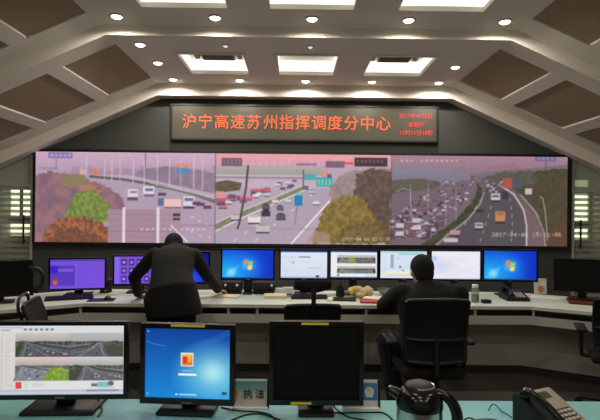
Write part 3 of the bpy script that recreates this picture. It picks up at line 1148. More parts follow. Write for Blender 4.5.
def quad_client():
    c = Canvas(0, 0, 100, 60, 1.1, (232, 234, 240))
    c.rect(0, 0, 100, 4, (40, 66, 140))
    camview(c, 14, 10, 54, 28, [(.62, 1), (.64, .4), (.8, .3), (1, .5), (1, 1)], road=(150, 150, 150))
    camview(c, 54, 10, 97, 28, flip=True, road=(120, 116, 118), veg=(92, 92, 80))
    camview(c, 14, 34, 54, 50, road=(130, 146, 140))
    camview(c, 54, 34, 97, 50, flip=True, road=(120, 136, 140), veg=(52, 62, 44))
    c.rect(14, 52, 19, 56, (226, 90, 100)); c.rect(74, 52, 96, 57, (206, 222, 214))
    c.rect(0, 57.5, 100, 60, (70, 90, 140))
    c.blur(2)
    return c


def map_view():
    c = Canvas(0, 0, 100, 60, 1.1, (216, 226, 236))
    c.rect(0, 0, 100, 4, (170, 206, 228)); c.rect(40, 5, 92, 9, (136, 206, 200), .8)
    c.rect(22, 8, 29, 38, (146, 176, 206)); c.rect(30, 10, 100, 44, (208, 226, 240)); c.line([(30, 18), (98, 14)], 2, (236, 206, 224)); c.line([(40, 40), (96, 22)], 1.4, (206, 206, 240))
    c.ell(43, 35, 3, 3, (140, 140, 196)); c.rect(36, 16, 40, 18, (226, 150, 180)); c.rect(12, 43, 62, 53, (238, 232, 206)); c.rect(46, 42, 52, 44, (120, 140, 140))
    c.rect(16, 52, 70, 54, (226, 190, 180), .7); c.rect(2, 8, 20, 42, (222, 230, 240)); c.rect(2, 36, 20, 44, (200, 214, 246), .7)
    for k in range(8):
        c.rect(4, 11 + k * 3, 17, 12 + k * 3, (190, 204, 222), .7)
    c.blur(2)
    return c


def list_view():
    c = Canvas(0, 0, 100, 58, 1.1, (232, 232, 244))
    c.vgrad(0, 0, 100, 58, (236, 236, 242), (232, 230, 244))
    c.ell(18, 30, 34, 20, (206, 206, 248), .8, soft=1); c.rect(0, 11, 12, 20, (176, 196, 230), .8)
    for k in range(9):
        c.rect(14 + (k % 3) * 3, 13 + k * 4.6, random.uniform(50, 98), 14 + k * 4.6, (206, 206, 222), .7)
    c.rect(0, 0, 100, 2, (214, 216, 226)); c.rect(0, 55.5, 100, 58, (190, 196, 226), .7)
    c.blur(2)
    return c


def purple_view(icons):
    c = Canvas(0, 0, 100, 56, 1.1, (112, 74, 214))
    c.vgrad(0, 0, 100, 56, (116, 80, 210), (118, 76, 222))
    if not icons:
        c.rect(0, 12, 46, 50, (86, 56, 184)); c.rect(0, 12, 14, 26, (64, 30, 200)); c.rect(14, 18, 42, 24, (116, 88, 206)); c.ell(9, 42, 7, 8, (140, 60, 110), .9); c.ell(9, 44, 4, 4, (206, 110, 90), .8)
        c.line([(46, 10), (46, 52)], 1.2, (140, 104, 232)); c.rect(0, 0, 100, 4, (86, 62, 180))
    else:
        for i in range(4):
            for j in range(3):
                c.rect(14 + i * 15, 6 + j * 17, 24 + i * 15, 18 + j * 17, (52, 36, 110), .85)
                c.ell(19 + i * 15, 12 + j * 17, 3, 3, random.choice([(190, 170, 236), (150, 190, 240), (210, 140, 200)]), .8)
        c.rect(0, 0, 10, 56, (134, 100, 232))
    c.blur(2)
    return c


def dark_blue_view():
    c = Canvas(0, 0, 100, 56, 1.1, (14, 22, 150))
    c.vgrad(0, 0, 100, 56, (10, 14, 120), (20, 40, 210))
    c.ell(62, 52, 30, 26, (40, 110, 250), .9, soft=1)
    c.blur(2)
    return c


YM = 4.95
GM = 'row of lit monitors on the console desk'
monitor('monitor showing a purple window page, beside the black telephone on the desk wing', .535, .325, .05, (-2.285, 4.80), 12, purple_view(False), group=GM)
monitor('monitor with purple desktop icons, partly behind the leaning man', .53, .315, .075, (-1.73, 4.98), 8, purple_view(True), group=GM)
monitor('dark blue monitor half hidden behind the leaning man', .53, .335, .098, (-1.265, YM), 3, dark_blue_view(), group=GM)
monitor('blue desktop monitor with four-colour flag mark, above the black radio boxes', .555, .325, .143, (-.61, YM), 0, desktop(), group=GM, base=(.1, .17))
monitor('monitor showing a white document page, behind the chair headrest', .508, .318, .150, (-.032, YM), 0, doc_view(), group=GM, base=(.2, .17))
monitor('monitor showing four small camera pictures, behind the pen cup and bag', .508, .318, .155, (.483, YM), 0, quad_client(), group=GM)
monitor('monitor showing a pale map page, beside the seated man\'s head', .512, .315, .157, (.998, YM), 0, map_view(), group=GM)
monitor('monitor showing a white text list, behind the tea bottle', .535, .322, .152, (1.54, YM), 0, list_view(), group=GM)
monitor('blue desktop monitor with four-colour flag mark, above the black telephone and standing picture', .565, .335, .148, (2.105, YM), -3, desktop(), group=GM)
monitor('switched-off black monitor with headphones hung on its corner', .56, .33, .055, (-2.80, 4.36), 24, None, badge=False)
monitor('switched-off black monitor standing on a dark red folder', .52, .325, .075, (2.69, 4.66), -22, None, badge=False, base=(.24, .18), z0=TOP + .018)


# near-desk monitors
def client_screen():
    c = Canvas(2, 326, 125, 396, 1.9, (222, 220, 218))
    c.rect(2, 326, 125, 333.5, (216, 218, 220)); c.rect(3, 327.5, 26, 329.5, (186, 192, 204)); c.rect(5, 330.5, 14, 332, (170, 172, 176))
    for k in range(6):
        c.rect(27 + k * 5.2, 329.4, 30 + k * 5.2, 331.6, (120, 122, 128))
    c.rect(2, 334, 19, 392, (214, 210, 208))
    c.line([(6, 338), (6, 390)], .8, (196, 176, 180))
    for k in range(15):
        c.rect(9, 340 + k * 3.3, 9 + random.uniform(4, 8), 341 + k * 3.3, (190, 186, 186), .7)
    camview(c, 19, 334, 71, 358, road=(96, 98, 106), veg=(60, 68, 50), sky=(204, 196, 190), vp=.2)
    camview(c, 71, 334, 124, 358, flip=True, road=(104, 104, 112), veg=(70, 78, 64), sky=(186, 184, 184), vp=.42)
    camview(c, 19, 358.5, 71, 382, [(.52, 1), (.56, .66), (.68, .48), (.84, .42), (.98, .55), (1, 1)], road=(140, 146, 156), veg=(104, 110, 104), sky=(226, 196, 190), vp=.12)
    camview(c, 71, 358.5, 124, 382, road=(112, 112, 120), veg=(68, 76, 58), sky=(206, 204, 204), vp=.3)
    c.rect(19, 358, 124, 358.9, (226, 214, 206))
    c.rect(19, 382, 125, 391, (222, 222, 218)); c.rect(19.5, 383, 25.5, 390, (226, 70, 66)); c.rect(27, 383, 32, 390, (198, 216, 214)); c.rect(35, 384, 48, 388, (212, 208, 208))
    c.rect(93, 385, 99, 388, (110, 116, 110)); c.rect(99, 383.5, 110, 388.5, (120, 190, 204)); c.ell(112, 385, 3, 2.6, (106, 100, 120)); c.rect(100, 388.5, 116, 390, (190, 200, 120), .6)
    c.rect(2, 391, 125, 393.2, (180, 190, 206)); c.rect(2, 393.2, 125, 396, (196, 204, 214))
    c.rect(88, 391, 120, 393, (90, 96, 170), .5)
    c.blur(3)
    return c


def login_screen():
    c = Canvas(144, 330, 231, 399, 1.9, (16, 98, 190))
    X, Y = np.meshgrid(c.xs, c.ys)
    c.vgrad(144, 330, 231, 399, (10, 62, 150), (22, 140, 214))
    k = np.clip(1 - np.hypot((X - 214) / 46, (Y - 374) / 36), 0, 1)[..., None]
    c.a = c.a * (1 - k) + np.array((150, 226, 236.)) * k
    k = np.clip(1 - np.hypot((X - 212) / 16, (Y - 372) / 14), 0, 1)[..., None] * .5
    c.a = c.a * (1 - k) + np.array((220, 240, 236.)) * k
    k = np.clip((216 - X) / 70, 0, 1)[..., None] * np.clip((Y - 330) / 90, 0, 1)[..., None] * .4
    c.a = c.a * (1 - k) + np.array((14, 104, 206.)) * k
    c.line([(145, 343), (152, 346), (164, 348)], .7, (120, 180, 230), .6)
    c.poly([(182, 352), (228, 331), (231, 331), (231, 336), (200, 352)], (40, 130, 214), .25)
    c.blur(3)
    c.rect(180.6, 354, 193.6, 367.4, (236, 224, 208)); c.rect(182, 355.6, 192.4, 366.4, (234, 110, 50)); c.ell(185, 361, 2.2, 3.6, (206, 60, 40)); c.ell(189.6, 360, 2, 4, (250, 170, 70)); c.rect(182, 355.6, 192.4, 357.6, (220, 190, 90))
    c.rect(182, 371, 192, 372.4, (150, 200, 236), .8)
    c.rect(178.4, 374.4, 196.6, 376.6, (236, 244, 248))
    c.rect(175.5, 394.4, 177.5, 396.2, (230, 240, 250)); c.rect(179, 394.6, 197, 396, (206, 226, 240), .8)
    c.rect(222.5, 391.5, 227.6, 394.6, (60, 76, 92)); c.rect(146, 333, 148, 334.6, (160, 200, 236), .8); c.rect(146, 394.5, 148, 396, (170, 210, 236), .8)
    c.blur(1)
    return c


monitor('wide monitor showing a white viewer window with four road pictures on the near desk', .552, .325, .054, (-1.108, 2.03), 2, client_screen(), bezel=.0155, base=(.3, .19), name='monitor',
        stickers=())
monitor('square monitor with blue login screen and yellow top sticker on the near desk', .403, .338, .035, (-.578, 2.03), -4, login_screen(), bezel=.02, base=(.24, .2),
        stickers=((-.07, .075, .362, .372),), badge=True)
monitor('square black switched-off monitor with yellow stickers on the near desk', .4, .352, .035, (-.033, 2.03), 0, None, bezel=.018, base=(.15, .17),
        stickers=((-.065, .05, .374, .384), (-.108, -.02, .039, .049)), badge=False)


# ------------------------------------------------------------------ near desk
nd = thing('near_desk', 'teal-topped desk carrying the square monitors, kettle and telephone', 'desk', (-.25, 0, 0))
MB().rbox(-1.75, 1.72, 1.35, 2.18, TOP - .03, TOP, .006).build('desk_top', 'teal_top', nd, True)
MB().box(-1.7, 1.67, 2.08, 2.10, .1, TOP - .03).build('modesty_panel', 'laminate', nd)
for x in (-1.68, 1.62):
    MB().box(x, x + .03, 1.4, 2.12, 0, TOP - .03).build('side_panel', 'laminate', nd)


def name_card(label, x, y, w, h, rz, paint):
    t = thing('name_card', label, 'desk card', (x, y, TOP), rz)
    lean = Matrix.Rotation(R(-12), 4, 'X')
    MB().box(-w / 2, w / 2, 0, .004, 0, h, lean).build('front_plate', 'white_plastic', t)
    MB().box(w / 2 - .006, w / 2 + .004, -.004, .012, 0, h, lean).build('edge_clip', 'black_plastic', t)
    MB().box(-w / 2, w / 2, -.02, .06, 0, .006).build('foot', 'white_plastic', t)
    p = link('print', paint.mesh('print', -w / 2 + .003, w / 2 - .008, .006, h - .003, 'printed', y=-.0012), t)
    p.rotation_euler = (R(-12), 0, 0)
    return t


c = Canvas(0, 0, 60, 44, 1.5, (196, 190, 176))
c.vgrad(0, 0, 60, 20, (60, 138, 148), (150, 168, 164)); c.vgrad(0, 20, 60, 44, (176, 178, 168), (204, 194, 182))
c.rect(0, 0, 60, 2.5, (214, 226, 226))
c.ell(5, 24, 6, 12, (196, 150, 60)); c.ell(4, 22, 3, 6, (150, 60, 40))
c.blur(2)
card1 = name_card('teal and beige desk card lettered with two black Chinese characters', -.318, 2.085, .158, .118, 0, c)
for ch, x in (('执', -.008), ('法', .042)):
    o, _ = text_mesh('character', ch, .042, 'leather', card1, (x, .003, .056), bold=.0002)
    o.rotation_euler = (R(78), 0, 0)
c = Canvas(0, 0, 60, 44, 1.5, (66, 104, 170))
c.vgrad(0, 0, 60, 44, (84, 120, 180), (56, 92, 160)); c.rect(0, 0, 60, 4, (206, 210, 214)); c.rect(0, 33, 60, 44, (206, 200, 206))
c.ell(46, 19, 8, 8.5, (196, 206, 206)); c.ell(46, 17, 4.6, 5, (214, 196, 150)); c.rect(40, 24, 52, 28, (190, 214, 210))
c.rect(2, 28, 10, 33, (196, 180, 80)); c.rect(24, 28, 30, 32, (180, 200, 220), .6)
c.blur(2)
name_card('blue desk card with a pale emblem, behind the switched-off square monitor', .165, 2.085, .16, .118, 0, c)

# kettle
k = thing('kettle', 'electric kettle with black lid and handle on the near desk', 'kettle', (.318, 1.70, TOP))
MB().lathe([(.066, 0), (.074, .006), (.078, .03), (.080, .1), (.079, .172)], n=36).build('body', 'steel', k, True)
MB().lathe([(.081, .166), (.082, .178), (.080, .195), (.074, .212), (.064, .225), (.055, .23)], n=36).build('collar', 'black_gloss', k, True)
lid = MB().lathe([(.055, .226), (.054, .236), (.046, .246), (.028, .253), (.004, .255)], n=32).build('lid', 'black_plastic', k, True)
arc = [(.05 * math.cos(R(a)), .05 * math.sin(R(a)), .240) for a in range(-100, 61, 10)]
MB().tube(arc, .0045).build('chrome_trim', 'steel', lid, True)
sp = MB()
sp.loft([[Vector((x + 0 * q, yy * w, z + zz * h)) for yy, zz in [(math.cos(R(a)), math.sin(R(a))) for a in range(0, 360, 30)]] for q, (x, z, w, h) in enumerate(
    [(-.055, .19, .03, .03), (-.08, .205, .026, .022), (-.1, .215, .022, .017), (-.108, .216, .018, .013)])])
sp.build('spout', 'black_gloss', k, True)
hp = smooth_path([(.055, 0, .218), (.085, 0, .21), (.112, 0, .185), (.128, 0, .14), (.124, 0, .07), (.105, 0, .035), (.07, 0, .03)], 5)
MB().tube(hp, [.014 + .006 * math.sin(math.pi * i / (len(hp) - 1)) for i in range(len(hp))], 12).build('handle', 'black_gloss', k, True)
MB().lathe([(.085, 0), (.087, .004), (.08, .014), (.07, .016)], n=32).build('power_base', 'black_plastic', k, True)
k.rotation_euler = (0, 0, R(-12))

# telephone on the near desk
ph = thing('telephone', 'dark desk telephone with silver keypad plate and handset on the near desk', 'telephone', (.90, 1.915, TOP), 24)
prof = [(-.11, 0), (.10, 0), (.10, .105), (.085, .118), (-.11, .032)]
MB().prism(prof, -.095, .095, axis='x').build('body', 'black_plastic', ph)
ta = math.atan2(.118 - .032, .195)
T = Matrix.Translation((0, -.11, .032)) @ Matrix.Rotation(ta, 4, 'X')
fp = MB().rbox(-.036, .092, .008, .208, -.004, .006, .004, T).build('face_plate', 'silver_plastic', ph, True)
MB().box(-.012, .05, .155, .19, .006, .0075, T).build('display', 'lcd', fp)
MB().box(-.018, .075, .012, .098, .0055, .0068, T).build('keypad_field', 'dark_brown', fp)
for r in range(4):
    for q in range(4):
        MB().rbox(-.014 + q * .0225, .003 + q * .0225, .017 + r * .02, .030 + r * .02, .006, .0105, .002, T, 1).build('key', 'key_grey', fp)
hs = MB()
hp = [T @ Vector((-.07, y, z)) for y, z in ((0, .022), (.03, .034), (.10, .042), (.17, .034), (.2, .022))]
hs.tube(smooth_path(hp, 4), [.016] * 17, 10)
hs.limb(T @ Vector((-.07, .012, .012)), T @ Vector((-.07, .02, .028)), .023, .022)
hs.limb(T @ Vector((-.07, .188, .012)), T @ Vector((-.07, .18, .028)), .024, .022)
hs.fuse('handset', 'black_gloss', ph, .004, 3)
cord = [T @ Vector((-.07 + .012 * math.cos(i * .9), -.01 - .0006 * i - .02 * math.sin(i / 60 * math.pi), .012 + .008 * math.sin(i * .9))) for i in range(40)]
MB().tube(cord, .0025, 5).build('coiled_cord', 'black_plastic', ph, True)

cs = thing('glasses_case', 'dark brown rounded case lying between kettle and telephone on the near desk', 'case', (.62, 1.87, TOP), 8)
MB().ell((0, 0, .022), (.085, .035, .026), n=28).fuse('body', 'dark_brown', cs, .004, 2)
MB().tube([(.084 * math.cos(R(a)), .0345 * math.sin(R(a)), .022) for a in range(0, 361, 15)], .0022, 6).build('seam', 'black_plastic', cs, True)


def cable(label, pts, r=.0032):
    o = MB().tube(smooth_path(pts, 8), r, 7).build('cable', 'black_plastic', None, True)
    return tag(o, label, 'cable')


Z = TOP + .0035
cable('black cable hanging under the wide viewer monitor to the near desk', [(-1.19, 2.08, .86), (-1.17, 2.09, .80), (-1.12, 2.10, .765), (-1.06, 2.09, Z), (-.98, 2.11, Z), (-.93, 2.02, Z)])
cable('black cable looping beside the stand of the wide viewer monitor', [(-.99, 2.09, .83), (-.985, 2.10, .79), (-.965, 2.10, Z), (-.94, 2.05, Z), (-.93, 1.98, Z)])
cable('black cable lying before the lettered teal and beige card', [(-.44, 2.08, Z), (-.36, 2.045, Z), (-.28, 2.035, Z), (-.22, 2.0, Z), (-.2, 1.93, Z)])
cable('black cable curling from the stand of the login-screen monitor', [(-.40, 1.93, Z), (-.33, 2.0, Z), (-.27, 2.015, Z), (-.2, 1.97, Z), (-.15, 1.92, Z)])
cable('black cable running from the switched-off square monitor past the blue card', [(-.06, 2.09, .80), (-.05, 2.07, .77), (.0, 2.04, Z), (.1, 2.03, Z), (.2, 2.035, Z), (.26, 2.02, Z), (.30, 1.86, Z)])
cable('black cable dropping from the switched-off square monitor to the desk front', [(.03, 2.09, .80), (.05, 2.05, .765), (.1, 1.99, Z), (.16, 1.96, Z), (.2, 1.9, Z)])
cable('thin black cable arching between kettle and brown case', [(.44, 1.74, Z), (.5, 1.83, Z + .02), (.56, 1.90, Z + .035), (.62, 1.93, Z + .01), (.66, 1.95, Z)])
cable('thin curly cable behind the handset of the near telephone', [(.71, 2.06, Z), (.74, 2.08, Z + .02), (.765, 2.05, Z), (.75, 2.02, Z + .015), (.78, 1.99, Z)], .0022)


# ------------------------------------------------------------------ things on the console desk
def keyboard(label, x, y, rz, w=.44, d=.14):
    t = thing('keyboard', label, 'keyboard', (x, y, TOP), rz)
    MB().prism([(-d / 2, 0), (d / 2, 0), (d / 2, .024), (-d / 2, .012)], -w / 2, w / 2, axis='x').build('tray', 'black_plastic', t)
    for r in range(5):
        for q in range(15):
            y0 = -d / 2 + .012 + r * (d - .02) / 5
            z = .012 + .012 * (y0 + d / 2) / d
            x0 = -w / 2 + .01 + q * (w - .02) / 15
            MB().box(x0, x0 + (w - .02) / 15 - .004, y0, y0 + (d - .02) / 5 - .004, z, z + .007).build('key', 'black_plastic', t)
    return t


def mouse(label, x, y, rz, m='black_plastic'):
    t = thing('computer_mouse', label, 'mouse', (x, y, TOP), rz)
    b = MB().ell((0, 0, .006), (.03, .052, .028), n=20)
    b.v = [(p[0], p[1], max(p[2], 0)) for p in b.v]
    b.build('shell', m, t, True)
    MB().box(-.004, .004, .018, .034, .028, .035).build('wheel', 'grey_metal', t)
    return t


def flat(name, label, cat, x, y, rz, w, d, h, m, tilt=0.0, z=TOP, group=None):
    """loose stack of sheets or a thin folder: slightly turned leaves"""
    t = thing(name, label, cat, (x, y, z), rz, group)
    n = max(1, int(h / .004))
    for i in range(min(n, 5)):
        a = i * h / min(n, 5)
        M = Matrix.Rotation(R(random.uniform(-4, 4) if i else 0), 4, 'Z')
        MB().box(-w / 2, w / 2, -d / 2, d / 2, a, a + h / min(n, 5), M).build('sheet', m, t)
    return t


keyboard('black keyboard in front of the purple page monitor', -2.27, 4.60, 22, .42)
flat('mouse_pad', 'thin black mouse pad beside the black keyboard on the desk wing', 'mouse pad', -1.95, 4.56, 12, .24, .17, .004, 'black_plastic')
mouse('black mouse on the thin mouse pad', -1.90, 4.58, 20).location.z = TOP + .004


def telephone(label, x, y, rz, s=1.0):
    t = thing('telephone', label, 'telephone', (x, y, TOP), rz)
    MB().prism([(-.1 * s, 0), (.1 * s, 0), (.1 * s, .07 * s), (-.1 * s, .025 * s)], -.095 * s, .095 * s, axis='x').build('body', 'black_plastic', t)
    T2 = Matrix.Translation((0, -.1 * s, .025 * s)) @ Matrix.Rotation(math.atan2(.045, .2), 4, 'X')
    for r in range(4):
        for q in range(3):
            MB().box((.0 + q * .026) * s, (.018 + q * .026) * s, (.03 + r * .026) * s, (.046 + r * .026) * s, 0, .005 * s, T2).build('key', 'key_grey', t)
    MB().box(0, .07 * s, .145 * s, .185 * s, 0, .003, T2).build('display', 'lcd', t)
    h = MB()
    h.tube([T2 @ Vector((-.055 * s, yy * s, zz * s)) for yy, zz in ((.01, .03), (.05, .042), (.15, .042), (.19, .03))], .014 * s, 8)
    h.limb(T2 @ Vector((-.055 * s, .015 * s, .012 * s)), T2 @ Vector((-.055 * s, .02 * s, .028 * s)), .022 * s, .02 * s)
    h.limb(T2 @ Vector((-.055 * s, .185 * s, .012 * s)), T2 @ Vector((-.055 * s, .18 * s, .028 * s)), .022 * s, .02 * s)
    h.build('handset', 'black_gloss', t, True)
    return t


sh = thing('desk_speaker', 'small black upright speaker between the purple monitors', 'speaker', (-2.075, 4.99, TOP), 15)
MB().rbox(-.055, .055, -.06, .06, 0, .14, .012).build('cabinet', 'black_plastic', sh, True)
MB().lathe([(.036, 0), (.036, .004), (.028, .006), (.01, .002)], n=18, M=Matrix.Translation((0, -.06, .085)) @ Matrix.Rotation(R(90), 4, 'X')).build('driver', 'black_gloss', sh, True)
MB().lathe([(.014, 0), (.014, .008), (.01, .01)], n=12, M=Matrix.Translation((0, -.06, .03)) @ Matrix.Rotation(R(90), 4, 'X')).build('knob', 'grey_metal', sh, True)
flat('notebook', 'pale yellow-green notepad leaning flat behind the mouse pad', 'notepad', -1.95, 4.86, 20, .08, .12, .014, 'cream_paper')

# headphones on the corner of the dark monitor
hpz = thing('headphones', 'black headphones hooked over the corner of the switched-off monitor', 'headphones', (-2.515, 4.43, TOP + .16), 24)
arcp = [(.0 + .075 * math.cos(R(a)), 0, .05 + .1 * math.sin(R(a))) for a in range(-75, 111, 12)]
MB().tube(arcp, .021, 10).build('headband', 'black_plastic', hpz, True)
for a in (-75, 110):
    MB().ell((.075 * math.cos(R(a)), 0, .05 + .1 * math.sin(R(a))), (.026, .04, .034)).build('ear_cup', 'mesh_fabric', hpz, True)


def radio_box(label, x, y, w, knobs):
    t = thing('radio_set', label, 'radio set', (x, y, TOP))
    MB().rbox(-w / 2, w / 2, -.07, .07, 0, .12, .01).build('case', 'black_plastic', t, True)
    MB().box(-w / 2 + .02, w / 2 - .02, -.074, -.069, .015, .055).build('grille', 'mesh_fabric', t)
    for kx in knobs:
        MB().lathe([(.013, 0), (.013, .012), (.009, .016)], n=14, M=Matrix.Translation((kx, -.07, .095)) @ Matrix.Rotation(R(90), 4, 'X')).build('knob', 'white_plastic', t, True)
    return t


radio_box('low black radio box with two pale knobs under the flag desktop monitor', -.775, 5.0, .2, (-.06, .06))
radio_box('wide black radio box with one pale knob under the flag desktop monitor', -.442, 5.0, .22, (.08,))
keyboard('black keyboard lying on the desk right by the leaning man\'s pale papers', -1.33, 4.72, 4, .36, .13)
flat('paper_stack', 'cream papers under the leaning man\'s resting hand', 'papers', -.80, 4.79, -14, .26, .16, .014, 'cream_paper')
flat('paper_stack', 'small crumpled white papers beside the leaning man\'s sleeve', 'papers', -1.03, 4.70, 24, .15, .12, .022, 'paper')
flat('paper_stack', 'thick cream paper pad in front of the small white card boxes', 'papers', -.315, 4.76, 3, .22, .15, .032, 'cream_paper')


def card_box(label, x, y, rz, w, d, h, m='white_plastic'):
    t = thing('card_box', label, 'box', (x, y, TOP), rz)
    MB().rbox(-w / 2, w / 2, -d / 2, d / 2, 0, h * .8, .003).build('tray', m, t)
    MB().rbox(-w / 2 - .002, w / 2 + .002, -d / 2 - .002, d / 2 + .002, h * .78, h, .003).build('lid', m, t)
    return t


card_box('small white card box behind the thick paper pad', -.283, 5.0, 0, .085, .09, .055)
card_box('small white card box next to the blue cup', -.195, 5.02, 6, .1, .09, .06)
cp = thing('cup', 'small white and blue cup between card box and keyboard', 'cup', (-.19, 4.80, TOP))
MB().lathe([(.02, 0), (.026, .006), (.029, .03), (.03, .052), (.027, .052), (.022, .012)], n=20).build('body', 'white_plastic', cp, True)
MB().lathe([(.0295, .022), (.0303, .024), (.0305, .036), (.0300, .038)], n=20).build('band', 'blue_plastic', cp, True)
keyboard('black keyboard behind the chair with the headrest', .02, 4.74, 2, .36, .12)
flat('paper_stack', 'pale papers under the document monitor by the pen cup', 'papers', .19, 4.92, 12, .2, .16, .03, 'paper')
mouse('white mouse beside the chair with the headrest', .215, 4.62, 0, 'white_plastic')
pc = thing('pen_cup', 'black pen cup with pens under the four-picture monitor', 'pen cup', (.335, 4.85, TOP))
MB().lathe([(.038, 0), (.042, .004), (.044, .1), (.040, .1), (.038, .01)], n=20).build('cup', 'black_plastic', pc, True)
for i in range(4):
    a = i * 1.6
    MB().tube([(.012 * math.cos(a), .012 * math.sin(a), .02), (.034 * math.cos(a), .034 * math.sin(a), .13 + .01 * i)], .004, 6).build('pen', ('blue_plastic', 'black_gloss', 'wine_red', 'black_gloss')[i], pc, True)
bg = thing('plastic_bag', 'crumpled beige plastic bag with yellow fold behind the red folder', 'bag', (.54, 4.82, TOP))
b = MB()
for i in range(16):
    a = i * 2.4
    b.ell((.10 * math.cos(a) * random.uniform(.3, 1), .06 * math.sin(a) * random.uniform(.3, 1), random.uniform(.03, .085)), (random.uniform(.035, .065), random.uniform(.03, .05), random.uniform(.025, .042)), n=12, m=7)
b.v = [(p[0], p[1], max(p[2], 0.0)) for p in b.v]
b.fuse('bag', 'bag_plastic', bg, .006, 2)
b = MB().ell((-.085, -.05, .075), (.022, .018, .05), Matrix.Rotation(R(25), 4, 'Y'))
b.build('yellow_fold', 'yellow', bg, True)
flat('folder', 'black folder lying beside the chair headrest and pen cup', 'folder', .36, 4.66, -6, .22, .15, .012, 'black_plastic')
flat('folder', 'bright red folder before the beige bag near the seated man', 'folder', .63, 4.58, -5, .26, .2, .016, 'red_cover')
flat('paper_stack', 'white papers lying half on the red folder', 'papers', .66, 4.66, -22, .22, .15, .008, 'paper', z=TOP + .017)
gb = thing('glass_bowl', 'grey glass bowl under the map monitor', 'bowl', (.80, 4.95, TOP))
MB().lathe([(.03, 0), (.034, .004), (.062, .04), (.078, .07), (.075, .07), (.058, .04), (.028, .008)], n=24).build('bowl', 'clear_glass', gb, True)
MB().lathe([(.026, .008), (.05, .03), (.045, .04), (.01, .045)], n=20).build('contents', 'grey_metal', gb, True)

bt = thing('tea_bottle', 'clear bottle half full of greenish tea beside the seated man', 'bottle', (1.61, 4.60, TOP))
MB().lathe([(.03, .0), (.034, .005), (.034, .07), (.033, .075)], n=20).build('tea', 'tea', bt, True)
MB().lathe([(.035, .0), (.037, .006), (.037, .12), (.028, .135), (.027, .14)], n=20).build('glass', 'clear_glass', bt, True)
MB().lathe([(.029, .14), (.029, .165), (.026, .168)], n=20).build('cap', 'white_plastic', bt, True)
card_box('small black box beside the tea bottle', 1.70, 4.56, 8, .075, .06, .032, 'black_plastic')
telephone('black desk telephone under the flag desktop monitor next to the standing picture', 2.06, 4.765, -4, 1.15)
flat('paper_stack', 'white papers beside the standing picture on the desk', 'papers', 2.41, 4.83, -20, .26, .17, .008, 'paper')
pf = thing('picture_stand', 'small standing picture card with an orange figure beside the flag desktop monitor', 'picture', (2.50, 5.10, TOP), -14)
MB().box(-.062, .062, 0, .006, 0, .165, Matrix.Rotation(R(-10), 4, 'X')).build('board', 'white_plastic', pf)
MB().box(-.02, .02, .0, .08, 0, .006).build('foot', 'white_plastic', pf)
c = Canvas(0, 0, 30, 40, 1.5, (206, 206, 200))
c.ell(16, 28, 8, 9, (214, 120, 70)); c.ell(12, 14, 8, 6, (190, 200, 206)); c.rect(18, 6, 27, 20, (226, 222, 214)); c.blur(3)
pr = link('print', c.mesh('print', -.058, .058, .004, .161, 'printed', y=-.0015), pf)
pr.rotation_euler = (R(-10), 0, 0)
flat('folder', 'dark red folder under the base of the switched-off monitor', 'folder', 2.70, 4.60, -24, .34, .28, .018, 'wine_red')


